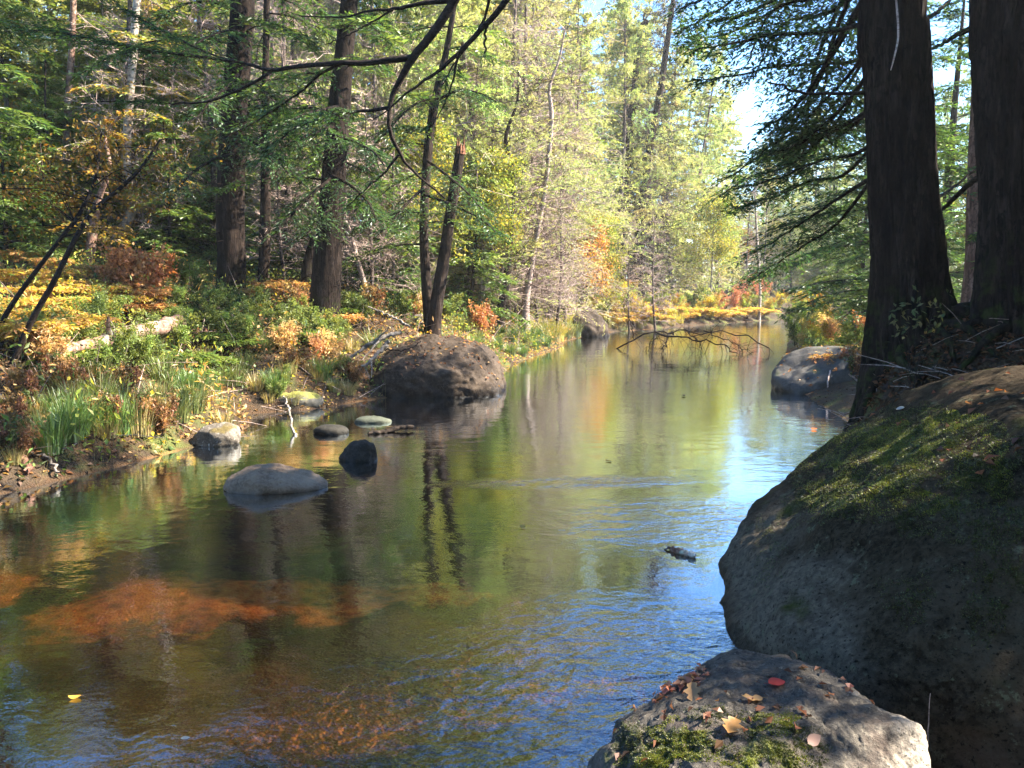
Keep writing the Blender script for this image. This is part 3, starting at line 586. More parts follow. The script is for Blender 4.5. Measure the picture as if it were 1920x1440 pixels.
PLACED = []
def place(key, x, y, desc, s=1.0, rz=None, tilt=(0, 0), group=None, z=None, sink=0.0, wood=False):
    root, used = PROTO[key]; rz = RNG.uniform(0, 6.283) if rz is None else rz; z = hz(x, y) if z is None else z
    if not used:
        o = root; PROTO[key][1] = True; o.location = (x, y, z - sink); o.rotation_euler = (tilt[0], tilt[1], rz); o.scale = (s, s, s) if np.isscalar(s) else s
    else: o = dup(root, (x, y, z - sink), rz, s, tilt)
    PLACED.append((o, desc, x, y, group, wood)); return o

# ------------------------------------------------------------------ named trees, traced trunks at their own distance
def px_path(rows, Y, dy=0.0):
    """rows (px, py, width px) -> points and radii in the plane at distance Y (leaning back by dy per metre of rise)."""
    P = [at(r[0], r[1], Y) for r in rows]; z0 = P[0][2]
    P = [p + np.array([0, dy * (p[2] - z0), 0]) for p in P]
    return np.array(P), np.array([r[2] / F * Y * .5 for r in rows])
def grow(P, R, H, r_top=.02, wob=.15, rng=RNG):
    """Carry a traced trunk on above the frame to height H."""
    d = unit(P[-1] - P[-2]); d = unit(d * [.5, .5, 1]); n = 3; L = H - P[-1][2]
    Q = [P[-1] + d * L * (k / n) + np.array([rng.normal(0, wob), rng.normal(0, wob), 0]) for k in range(1, n + 1)]
    return np.vstack([P, Q]), np.concatenate([R, R[-1] + (r_top - R[-1]) * np.arange(1, n + 1) / n])
def base_to_ground(P, R):
    b = P[0].copy(); zg = hz(b[0], b[1]) - .25
    if b[2] > zg: P = np.vstack([[b[0], b[1], zg], P]); R = np.concatenate([[R[0] * 1.25], R])
    return P, R
def flare(P, R, amt=.35):
    R = R.copy(); R[0] *= 1 + amt; return R
def new_tree(name, label, cat, base, group=None, ph=None):
    if ph: mark(ph, base)
    return thing(name, label, cat, base, group=group)
def local(mb, base): mb.V = [v - np.asarray(base) for v in mb.V]; return mb
def tree(rows, Y, name, label, bark, H=15, crown=None, seed=0, sides=12, ph=None, cat='tree', grow_on=True, extra=None, dy=0.0, barkamp=.06):
    rng = np.random.default_rng(seed); P, R = px_path(rows, Y, dy); P, R = base_to_ground(P, R)
    if grow_on: P, R = grow(P, R, H, rng=rng)
    base = np.array([P[0][0], P[0][1], hz(P[0][0], P[0][1])]); t, c = MB(), MB(); R[0] *= 1.15
    pr = trunk_mb(t, P, R, sides, 40, barkamp, rng)
    if crown: crown(pr, c, t, rng)
    if extra: extra(pr, c, t, rng)
    o = new_tree(name, label, cat, base, ph=ph); link('trunk', local(t, base).mesh('trunk', bark, True), o)
    if c.n: link('crown', local(c, base).mesh('crown', M_NEEDLE), o)
    return o
def hem_crown(z0, z1, nb, L, cols=DARKG + MIDG, **kw):
    k = dict(tl=.55, sp=.07, cl=.13, cw=.034, nc=6, droop=.4, tw=.004); k.update(kw)
    return lambda pr, c, t, rng: crown_branches(pr, c, t, rng, z0, z1, nb, L, cols, fine=t, **k)
def bare_twigs(z0, z1, nb, L, r=.008): return lambda pr, c, t, rng: twig_spray(t, pr, rng, z0, z1, nb, L, r, sub=10, rise=.0, taper=.3)
def px_limb(rows, n=28):
    """rows (px, py, Y, width px) -> smooth limb path and radii."""
    P = np.array([list(at(r[0], r[1], r[2])) + [r[3] / F * r[2] * .5] for r in rows]); q = smooth_path(P, n); return q[:, :3], np.maximum(q[:, 3], .0025)
def low_boughs(limbs, **k):
    def f(pr, c, t, rng):
        for rows in limbs:
            p, r = px_limb(rows, 20); t.add(*tube(p, np.maximum(r, .006), 5)); bough(c, p, rng, DARKG, mbW=t, **dict(dict(tl=.75, sp=.05, cl=.09, cw=.026, nc=9, droop=.5, t0=.1, tw=.003), **k))
    return f
def both(*f):
    def g_(*a):
        for x in f: x(*a)
    return g_
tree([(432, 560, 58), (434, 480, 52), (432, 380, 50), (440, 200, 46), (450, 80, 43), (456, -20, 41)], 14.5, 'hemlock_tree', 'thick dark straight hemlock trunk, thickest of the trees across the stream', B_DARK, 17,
     both(hem_crown(4.6, 17, 46, 3.0), bare_twigs(2.0, 5, 22, 1.4), low_boughs([[(437, 290, 14.2, 8), (400, 300, 13.6, 6), (360, 325, 13, 4), (330, 360, 12.6, 2)], [(440, 250, 14.2, 8), (470, 265, 13.5, 6), (510, 290, 12.9, 4), (540, 325, 12.4, 2)], [(445, 140, 14.2, 8), (430, 160, 13.4, 6), (400, 185, 12.6, 4), (370, 220, 12, 2)], [(448, 60, 14.2, 8), (420, 60, 13.4, 6), (380, 75, 12.6, 4), (340, 100, 12, 2)]])), 1, 14, 'the thick dark trunk')
tree([(494, 535, 24), (497, 440, 21), (498, 330, 18), (497, 200, 14), (500, 0, 11)], 16, 'hemlock_tree', 'slim brown trunk right behind the thick dark trunk', B_MID, 12, both(hem_crown(4, 12, 26, 2.0), bare_twigs(1.8, 4.5, 14, 1.2)), 2, 8)
tree([(606, 615, 66), (612, 540, 56), (618, 440, 50), (628, 300, 44), (642, 140, 36), (656, -10, 30)], 14, 'hemlock_tree', 'dark hemlock with a wide buttressed base leaning slightly over the shrubs', B_DARK, 15.5,
     both(hem_crown(3.6, 15.5, 48, 2.8), bare_twigs(1.6, 4, 22, 1.3), low_boughs([
    [(622, 335, 13.8, 8), (590, 360, 13.2, 6), (555, 395, 12.6, 4), (520, 440, 12.1, 2)], [(624, 330, 13.8, 8), (660, 350, 13.3, 6), (690, 380, 12.8, 4), (705, 410, 12.4, 2)], [(630, 235, 13.9, 8), (590, 250, 13.2, 6), (540, 270, 12.6, 4), (490, 300, 12, 2)],
    [(628, 260, 13.8, 8), (660, 265, 13, 6), (700, 285, 12.2, 4), (720, 310, 11.8, 2)], [(620, 390, 13.8, 7), (600, 410, 13.2, 5), (575, 440, 12.6, 2)], [(634, 200, 13.9, 8), (610, 205, 13.0, 6), (570, 215, 12.2, 4), (530, 235, 11.6, 2)]])), 3, 14, 'the buttressed hemlock', barkamp=.1)
tree([(576, 510, 22), (584, 465, 17), (590, 445, 13)], 15.2, 'tree_stump', 'short dark broken stump beside the buttressed hemlock', B_DARK, crown=None, seed=4, sides=8, cat='stump', grow_on=False)
# twin stems
rng = np.random.default_rng(5); Y = 15.5; t, c = MB(), MB()
P1, R1 = px_path([(807, 615, 25), (800, 540, 20), (795, 450, 17), (797, 360, 17), (805, 260, 17), (818, 180, 15), (836, 100, 12), (850, 20, 10), (858, -60, 10)], Y); P1, R1 = base_to_ground(P1, R1); P1, R1 = grow(P1, R1, 12, rng=rng)
P2, R2 = px_path([(813, 612, 29), (820, 560, 25), (830, 500, 23), (843, 410, 21), (856, 330, 20), (863, 284, 18)], Y - .25); P2, R2 = base_to_ground(P2, R2)
pr1 = trunk_mb(t, P1, R1, 10, 40, .05, rng); base = np.array([P1[0][0], P1[0][1], hz(P1[0][0], P1[0][1])])
crown_branches(pr1, c, t, rng, 2.6, 12, 32, 2.0, MIDG + DARKG[:2], tl=.5, sp=.07, cl=.13, cw=.036, nc=6, droop=.4, fine=t)
low_boughs([[(797, 350, 15.4, 6), (770, 375, 14.9, 5), (740, 410, 14.4, 3), (720, 440, 14, 2)], [(797, 365, 15.4, 6), (850, 385, 14.8, 5), (900, 410, 14.3, 3), (930, 435, 14, 2)], [(800, 300, 15.4, 6), (840, 330, 14.9, 5), (880, 365, 14.5, 3), (910, 400, 14.2, 2)], [(815, 190, 15.4, 6), (860, 170, 15, 5), (900, 175, 14.6, 3), (930, 190, 14.3, 2)], [(818, 180, 15.4, 6), (780, 195, 15, 5), (745, 225, 14.6, 3), (715, 260, 14.3, 2)]])(pr1, c, t, rng)
t2 = MB(); trunk_mb(t2, P2, R2, 10, 30, .05, rng); cap = MB()
V, Q = tube(np.array([P2[-1] - [0, 0, .06], P2[-1] + [.0, 0, .02], P2[-1] + [.02, 0, .07]]), [R2[-1] * 1.05, R2[-1] * .9, R2[-1] * .35], 9); cap.add(V, Q[:18])
for k_ in range(9):
    a_ = k_ * .7; b_ = P2[-1] + np.array([math.cos(a_), math.sin(a_), 0]) * R2[-1] * .7; cap.add(*tube(np.array([b_ - [0, 0, .05], b_ + [0, 0, .08], b_ + [.01, 0, rng.uniform(.12, .34)]]), [.035, .025, .004], 4))
o = new_tree('twin_stemmed_tree', 'forked tree with two slender dark stems, one snapped off with an orange top', 'tree', base, ph='the forked tree')
link('trunk', local(t, base).mesh('trunk', B_MID, True), o); link('crown', local(c, base).mesh('crown', M_NEEDLE), o)
s2 = link('broken_stem', local(t2, base).mesh('broken_stem', B_MID, True), o); s2['label'] = 'snapped off second stem'
B_SNAP = bark_material('fresh_orange_wood', [(.07, .03, .018), (.15, .065, .038), (.23, .115, .07)], (20, 20, 6), .4)
link('splintered_top', local(cap, base).mesh('splintered_top', B_SNAP, True), s2)
# left group
def gold_twigs(*a): pass
tree([(203, 500, 30), (222, 445, 23), (246, 400, 18), (240, 345, 17), (237, 280, 17), (244, 180, 15), (250, 100, 14), (258, -10, 13)], 18, 'birch_tree', 'pale crooked birch stem catching the sun left of the thick dark trunk', B_PALE, 13,
     hem_crown(4.5, 13, 40, 2.0, YELG + GOLD[:2]), 6, 8, 'the pale birch')
tree([(118, 480, 17), (124, 330, 14), (128, 200, 13), (135, 80, 11), (138, -10, 10)], 19, 'slender_tree', 'slender brown sunlit stem behind the golden sapling', B_LOG, 12, hem_crown(4, 12, 40, 2.0, MIDG + YELG[:2]), 7, 8)
tree([(286, 480, 33), (297, 425, 24), (308, 335, 17), (300, 265, 13), (322, 215, 12), (330, 180, 10)], 19.5, 'leaning_tree', 'crooked mottled tree with a bent top between pale birch and thick trunk', B_GREY, 8, hem_crown(3.6, 8, 26, 1.5, MIDG), 8, 8)
tree([(166, 505, 21), (176, 420, 17), (186, 370, 12), (205, 320, 9)], 17, 'slender_tree', 'short tan sapling stem left of the pale birch', B_LOG, 5.5, hem_crown(3.0, 5.5, 16, 1.2, GOLD), 9, 8)
tree([(152, 480, 46), (154, 300, 42), (152, 100, 40), (150, -10, 36)], 25, 'hemlock_tree', 'wide dark trunk deep in the shade behind the slender stem', B_DARK, 16, hem_crown(5, 16, 60, 3), 10, 10)
tree([(378, 420, 36), (380, 300, 34), (384, 100, 30), (386, -10, 28)], 24, 'hemlock_tree', 'dark trunk seen in the gap left of the thick dark trunk', B_DARK, 16, hem_crown(5, 16, 60, 3), 11, 10)
# centre
tree([(1195, 540, 30), (1198, 470, 22), (1206, 380, 17), (1218, 280, 13), (1238, 170, 12), (1262, 0, 8)], 41, 'dead_conifer', 'tall leaning dead conifer with grey bare twigs beyond the far bank', B_MID, 18, bare_twigs(2.2, 17.5, 230, 3.0, .016), 12, 10, 'the tall dead conifer')
tree([(1163, 500, 20), (1164, 420, 15), (1172, 330, 17), (1186, 200, 12), (1200, 60, 8)], 42, 'dead_conifer', 'thinner dead conifer standing close beside the tall leaning one', B_MID, 16, bare_twigs(3, 15.5, 120, 2.4, .016), 13, 8)
tree([(938, 590, 17), (950, 520, 14), (957, 440, 11), (962, 330, 9)], 21, 'bare_tree', 'small grey leafless tree with a dark kinked stem behind the sedge clump', B_MID, 7.5, bare_twigs(1.2, 7.5, 110, 2.0, .009), 15, 8, 'the kinked bare tree')
tree([(985, 570, 16), (995, 500, 13), (1008, 430, 11), (1024, 340, 9), (1034, 220, 8)], 22.5, 'bare_tree', 'pinkish grey leafless tree leaning over the orange shrubs', B_TWIG, 9, bare_twigs(1.3, 9, 130, 2.2, .010), 16, 8, 'the pinkish bare tree')
tree([(690, 560, 12), (668, 480, 9), (655, 430, 8), (640, 400, 6)], 16.5, 'bare_sapling', 'arching bare grey sapling behind the buttressed hemlock', B_TWIG, 4.2, bare_twigs(1.2, 4.2, 60, 1.4, .007), 17, 6)
tree([(1425, 545, 5), (1421, 480, 5), (1418, 420, 4), (1416, 380, 3)], 44, 'birch_tree', 'thin white birch stem in the red shrubs at the far bend', B_PALE, 8, bare_twigs(3, 8, 30, 1.3, .014), 18, 6, 'the far white birch')
tree([(1828, 520, 40), (1831, 430, 37), (1835, 300, 34), (1842, 100, 31), (1848, -20, 29)], 12.5, 'pine_tree', 'reddish brown trunk standing between and behind the two thick trunks', B_RED, 13, hem_crown(4.5, 13, 30, 2.0, MIDG), 19, 10)

# --- the two thick trunks on the near right bank, with deep bark
def big_trunk(rows, Y, H, seed, sides=220, n=420):
    rng = np.random.default_rng(seed); P, R = px_path(rows, Y); P, R = base_to_ground(P, R); P[0] = P[0] - [0, 0, .7]; P, R = grow(P, R, H, .05, .1, rng)
    pr = smooth_path(np.column_stack([P, R]), n); V, Q = tube(pr[:, :3], pr[:, 3], sides); k = len(V) - 2
    ax = np.repeat(pr[:, :3], sides, 0); o = V[:k] - ax; r = np.repeat(pr[:, 3], sides); th = np.arctan2(o[:, 1], o[:, 0]); z = V[:k, 2]
    q = np.column_stack([np.cos(th) * 4.5, np.sin(th) * 4.5, z * 1.1 + seed]); ridge = np.minimum(1, np.abs(fbm(q * [1.5, 1.5, 1.3] + .35 * fbm(q * 2, 2)[:, None], 2)) * 3.2)
    roots = sstep(1.0, .1, z - P[1][2]) * (np.maximum(0, np.sin(th * 4 + seed)) * .22 + .06)
    V[:k] = ax + o * (.95 + .085 * ridge + .05 * fbm(q * .3, 2) + roots + .03 * fbm(q * [4, 4, 5], 3))[:, None]
    return pr, V, Q
T_A = [(1718, 700, 150), (1714, 640, 140), (1709, 570, 130), (1703, 470, 124), (1693, 350, 114), (1686, 200, 111), (1680, 80, 109), (1677, -30, 107)]
T_B = [(1948, 660, 215), (1940, 590, 175), (1932, 480, 155), (1922, 300, 150), (1914, 100, 150), (1912, -40, 148)]
prA, VA, QA = big_trunk(T_A, 6.6, 16, 3); prB, VB, QB = big_trunk(T_B, 6.1, 16, 8)
baseA = np.array([prA[2][0], prA[2][1], hz(prA[2][0], prA[2][1])]); baseB = np.array([prB[2][0], prB[2][1], hz(prB[2][0], prB[2][1])])
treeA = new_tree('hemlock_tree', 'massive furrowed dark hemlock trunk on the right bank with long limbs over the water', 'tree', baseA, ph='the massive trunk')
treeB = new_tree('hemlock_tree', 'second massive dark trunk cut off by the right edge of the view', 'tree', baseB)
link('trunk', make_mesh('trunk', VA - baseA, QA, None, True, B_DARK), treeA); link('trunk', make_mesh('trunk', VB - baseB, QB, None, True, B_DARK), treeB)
rng = np.random.default_rng(78)
def roots(parent, base, n, r0, reach, a0, a1):
    for k_ in range(n):
        a_ = a0 + (a1 - a0) * (k_ + rng.uniform(.1, .9)) / n; d_ = np.array([math.cos(a_), math.sin(a_)]); L = reach * rng.uniform(.6, 1.1); q = np.linspace(0, 1, 14); side = np.array([-d_[1], d_[0]]) * rng.normal(0, .22)
        xy = base[:2] + d_ * (.12 + L * q)[:, None] + side * (q ** 2 * L)[:, None] + side * (.35 * np.sin(q * 7 + k_))[:, None] * q[:, None]
        z_ = np.maximum(height(xy), -.1) + .10 * (1 - q) ** 2 + .01; mb = MB(); mb.add(*tube(np.column_stack([xy, z_]), r0 * (1 - q * .85) * rng.uniform(.7, 1.1), 7)); link('root', local(mb, base).mesh('root', B_DARK, True), parent)
roots(treeA, baseA, 8, .075, 1.1, 2.2, 6.0); roots(treeB, baseB, 6, .075, 1.1, 2.4, 5.2)
rng = np.random.default_rng(77)
def limb_part(parent, base, limbs, name='limb', frond=None, cols=DARKG, label=None):
    w, c = MB(), MB()
    for rows, fk in limbs:
        p, r = px_limb(rows); p = p + rng.normal(0, .006, p.shape) * np.linspace(0, 1, len(p))[:, None]; w.add(*tube(p, r, 6))
        if fk: bough(c, p, rng, fk.pop('cols', cols), mbW=w, **fk)
    o = link(name, local(w, base).mesh(name, B_LIMB, True), parent)
    if label: o['label'] = label
    if c.n: link('needles', local(c, base).mesh('needles', M_NEEDLE), o)
    return o
YL = 6.6
fr = lambda **k: dict(dict(tl=.42, sp=.035, cl=.055, cw=.016, nc=9, droop=.25, t0=.25, tw=.0018), **k)
# limb arching out over the stream from high up, hanging down into view
limb_part(treeA, baseA, [
    ([(1676, -1250, 6.6, 34), (1450, -1050, 6.3, 30), (1200, -700, 6.2, 27), (1000, -300, 6.3, 24), (890, -70, 6.4, 21), (852, 0, 6.45, 19), (806, 70, 6.5, 17), (775, 108, 6.55, 16), (745, 160, 6.6, 12), (729, 205, 6.6, 9), (731, 240, 6.6, 8), (747, 290, 6.65, 7), (775, 320, 6.7, 5), (800, 345, 6.7, 4), (835, 372, 6.8, 3)], None),
    ([(775, 108, 6.55, 13), (735, 112, 6.55, 12), (690, 118, 6.6, 11), (640, 118, 6.6, 9), (560, 124, 6.7, 8), (510, 131, 6.75, 7), (440, 115, 6.8, 6), (330, 102, 6.9, 5), (230, 85, 7.0, 4), (120, 62, 7.1, 3), (20, 50, 7.2, 2)], fr(t0=.4, tl=.75, sp=.025, cols=DARKG + MIDG[:1])),
    ([(516, 130, 6.75, 6), (470, 158, 6.8, 5), (425, 178, 6.85, 5), (380, 192, 6.9, 4), (310, 193, 6.95, 4), (250, 191, 7.0, 3), (190, 188, 7.0, 2)], fr(t0=.55, tl=.35, keep=.5)),
    ([(728, 202, 6.6, 7), (695, 207, 6.6, 6), (640, 212, 6.7, 5), (590, 226, 6.8, 4), (540, 250, 6.9, 3), (490, 290, 7.0, 2)], fr(t0=.2, tl=.5, droop=.5)),
    ([(747, 290, 6.65, 5), (720, 325, 6.7, 4), (690, 350, 6.7, 3), (655, 385, 6.8, 2)], fr(t0=.2, tl=.3, keep=.5)),
    ([(640, 118, 6.6, 6), (600, 140, 6.7, 5), (560, 175, 6.8, 4), (500, 215, 6.9, 3), (440, 250, 7, 2)], fr(t0=.1, tl=.5, droop=.4)),
    ([(852, 0, 6.45, 12), (800, 5, 6.5, 8), (740, 16, 6.55, 6), (690, 22, 6.6, 4), (640, 32, 6.7, 3), (560, 30, 6.8, 2)], None),
    ([(740, 16, 6.55, 4), (700, 40, 6.6, 3), (660, 62, 6.6, 2.5), (610, 85, 6.7, 2)], None),
    ([(440, 115, 6.8, 4), (380, 95, 6.9, 3), (310, 60, 7.0, 3), (240, 20, 7.1, 2)], fr(t0=.1, tl=.5)),
], label='long drooping limb hanging over the stream')
limb_part(treeA, baseA, [
    ([(1680, -1050, 6.6, 26), (1400, -800, 6.0, 22), (1150, -400, 5.9, 17), (1010, -110, 6.0, 14), (950, 0, 6.0, 12), (905, 52, 6.1, 10), (860, 100, 6.15, 8), (812, 140, 6.2, 6), (760, 178, 6.25, 4), (700, 225, 6.3, 2)], None),
    ([(935, 20, 6.0, 6), (912, 52, 6.1, 5), (908, 100, 6.1, 3)], None), ([(925, -60, 6.0, 8), (915, 10, 6.1, 6), (895, 60, 6.2, 5), (850, 120, 6.3, 3), (830, 160, 6.3, 2)], fr(t0=.6, tl=.25, keep=.4)),
    ([(860, 100, 6.15, 5), (840, 180, 6.2, 3), (800, 250, 6.3, 2)], fr(t0=.5, tl=.25, keep=.3)),
], label='thinner bare limb beside the long drooping limb')
# boughs from the massive trunk reaching left over the water
SK = DARKG + [(.04, .085, .05), (.05, .1, .04)]
for k, rows in enumerate([
    [(1640, -30, 6.7, 12), (1580, 60, 6.9, 9), (1530, 150, 7.1, 7), (1480, 210, 7.3, 5), (1430, 240, 7.4, 3)],
    [(1650, 20, 6.7, 12), (1600, 50, 6.7, 9), (1520, 62, 6.8, 7), (1440, 66, 7, 6), (1370, 82, 7.1, 4), (1290, 95, 7.2, 2)],
    [(1640, 170, 6.7, 9), (1610, 174, 6.6, 8), (1560, 176, 6.5, 6), (1500, 172, 6.5, 5), (1440, 152, 6.5, 3)],
    [(1650, -120, 6.8, 14), (1560, -60, 7.2, 10), (1470, -10, 7.6, 7), (1390, 30, 7.9, 5), (1330, 40, 8, 3)],
    [(1650, -150, 6.8, 14), (1600, -20, 7.4, 10), (1560, 80, 7.8, 8), (1540, 190, 8, 5), (1500, 300, 8.2, 3)],
    [(1650, 260, 6.8, 8), (1600, 290, 7.2, 7), (1540, 300, 7.6, 5), (1470, 330, 8, 4), (1400, 350, 8.2, 2)],
    [(1650, 60, 6.8, 9), (1600, 130, 7.2, 7), (1545, 190, 7.6, 5), (1490, 250, 8, 3)],
    [(1640, 330, 6.8, 9), (1590, 360, 7.3, 7), (1530, 400, 7.8, 5), (1470, 440, 8.2, 3), (1420, 470, 8.4, 2)],
    [(1640, 120, 6.8, 9), (1580, 200, 7.4, 7), (1500, 270, 8, 5), (1430, 290, 8.4, 4), (1370, 330, 8.7, 2)],
    [(1640, -60, 6.8, 10), (1550, -10, 7.2, 8), (1450, 20, 7.6, 5), (1400, 120, 8, 3)],
    [(1640, 200, 6.9, 9), (1590, 230, 7.6, 7), (1530, 260, 8.3, 5), (1470, 270, 8.8, 3)],
    [(1640, -200, 6.8, 14), (1500, -140, 7, 10), (1400, -60, 7.2, 7), (1330, -10, 7.4, 5), (1270, 20, 7.5, 3)],
    ]):
    if k != 2:
        dx, dy_ = rng.uniform(-45, 20), rng.uniform(25, 60); limb_part(treeA, baseA, [([rows[0]] + [(a_[0] + dx, a_[1] + dy_, a_[2] + .7, a_[3] * .8) for a_ in rows[1:]], fr(tl=.85, keep=.9, t0=.2, sp=.034, cw=.022, cl=.065, cols=SK))], 'limb')
    limb_part(treeA, baseA, [(rows, None if k == 2 else fr(tl=.85, keep=1, t0=.18, sp=.03, cw=.022, cl=.065, cols=SK))], 'limb')
for rows in ([(1700, 60, 6.8, 10), (1760, 20, 7.2, 7), (1800, -20, 7.4, 4)], [(1740, 380, 6.7, 8), (1790, 350, 7.2, 5), (1850, 300, 7.6, 3)]):
    limb_part(treeA, baseA, [(rows, fr(keep=.5, cols=SK))], 'limb')
limb_part(treeB, baseB, [([(1900, 40, 6.2, 16), (1820, 55, 6.6, 11), (1770, 80, 7.0, 7), (1720, 110, 7.3, 4)], fr(keep=.5, cols=SK))], 'limb')
limb_part(treeB, baseB, [([(1900, 300, 6.2, 14), (1830, 335, 6.5, 11), (1780, 380, 6.8, 8), (1740, 420, 7, 4)], None)], 'limb')
c, w = MB(), MB(); crown_branches(prA, c, w, rng, 9.5, 16, 60, 3.8, DARKG, tl=.5, sp=.1, cl=.18, cw=.05, nc=6)
cr = link('crown', local(c, baseA).mesh('crown', M_NEEDLE), treeA); link('boughs', local(w, baseA).mesh('boughs', B_LIMB), cr)
c, w = MB(), MB(); crown_branches(prB, c, w, rng, 10, 16, 60, 3.8, DARKG, tl=.5, sp=.1, cl=.18, cw=.05, nc=6)
cr = link('crown', local(c, baseB).mesh('crown', M_NEEDLE), treeB); link('boughs', local(w, baseB).mesh('boughs', B_LIMB), cr)
c = MB(); p, r = px_limb([(1674, -60, 6.16, 4), (1682, 20, 6.12, 5), (1684, 70, 6.1, 5), (1676, 110, 6.1, 4), (1670, 132, 6.12, 2)]); c.add(*tube(p, r * .7, 6))
M_VINE = bark_material('dry_pale_twig', [(.3, .2, .17), (.5, .38, .33), (.62, .52, .47)], (10, 10, 10), .2)
link('hanging_twig', c.mesh('hanging_twig', M_VINE, True), label='thin pale twig hanging down the front of the massive trunk', category='twig')
# the hemlock behind, its boughs reaching left below the sky gap
def right_hem(key, px, Y, H, Lm, seed, label, z0=.6, cols=DARKG + MIDG[:2], nb=70):
    x = (px - 960) / F * Y; rng = np.random.default_rng(seed); t, c = MB(), MB(); z = hz(x, Y)
    pr = trunk_mb(t, np.array([[x, Y, z - .3], [x, Y, z + H * .5], [x + .1, Y, z + H]]), [.17, .1, .02], 10, 20, .06, rng)
    crown_branches(pr, c, t, rng, z + z0, z + H * .98, nb, Lm, cols, tl=.6, sp=.07, cl=.12, cw=.034, nc=7, droop=.3, rise=.12, fine=t)
    base = np.array([x, Y, z]); o = new_tree('hemlock_tree', label, 'tree', base); link('trunk', local(t, base).mesh('trunk', B_MID, True), o); link('crown', local(c, base).mesh('crown', M_NEEDLE), o)
right_hem(0, 1665, 16, 7.5, 3.0, 201, 'dark green hemlock whose drooping boughs show left of the massive trunk', 1.0, nb=62)
right_hem(1, 1760, 21, 9, 3.2, 202, 'hemlock filling the gap between the two thick trunks', .6, nb=60)
right_hem(2, 1600, 26, 5.0, 2.2, 203, 'smaller olive hemlock at the far bend past the red shrubs', .4, MIDG + YELG[1:2], 40)

# ------------------------------------------------------------------ trees in the wood
PH = {'fea1': 15, 'fea2': 13, 'fea3': 14, 'hem1': 16, 'hem2': 14, 'yel1': 17, 'yel2': 14, 'pale1': 17, 'bare1': 13, 'bare2': 9, 'lime': 7.5}
def wood(key, px, Y, s=1.0, desc=None, group='conifers of the wood behind the stream'):
    x = (px - 960) / F * Y
    top = Y * math.tan(RAD(np.interp(px, [200, 700, 840, 900, 1000, 1100, 1200, 1300, 1350, 1420, 1500, 1900], [28, 27, 29, 27.5, 23.5, 21.2, 19.6, 16.8, 14.5, 13, 13, 17]))) * RNG.uniform(.9, 1.06) + CAMZ - hz(x, Y)
    s = min(s, top / PH.get(key, 4)); t = (RNG.normal(0, .025), RNG.normal(0, .025)); k = s * RNG.uniform(.92, 1.08)
    return place(key, x, Y, desc, (k, k, k * RNG.uniform(.95, 1.06)), None, t, group, wood=True)
D_ = {'hem1': 'dark green hemlock', 'hem2': 'green hemlock', 'yel1': 'yellow green conifer', 'yel2': 'bright yellow green conifer', 'pale1': 'pale olive thin conifer', 'bare1': 'grey leafless tree',
      'bare2': 'grey leafless tree', 'bare3': 'small bare grey tree', 'gold': 'golden leaved maple', 'orange': 'small orange maple', 'lime': 'lime green birch', 'small1': 'young hemlock', 'small2': 'low young hemlock', 'fea1': 'feathery yellow green larch', 'fea2': 'broad pale yellow larch', 'fea3': 'half bare pinkish larch'}
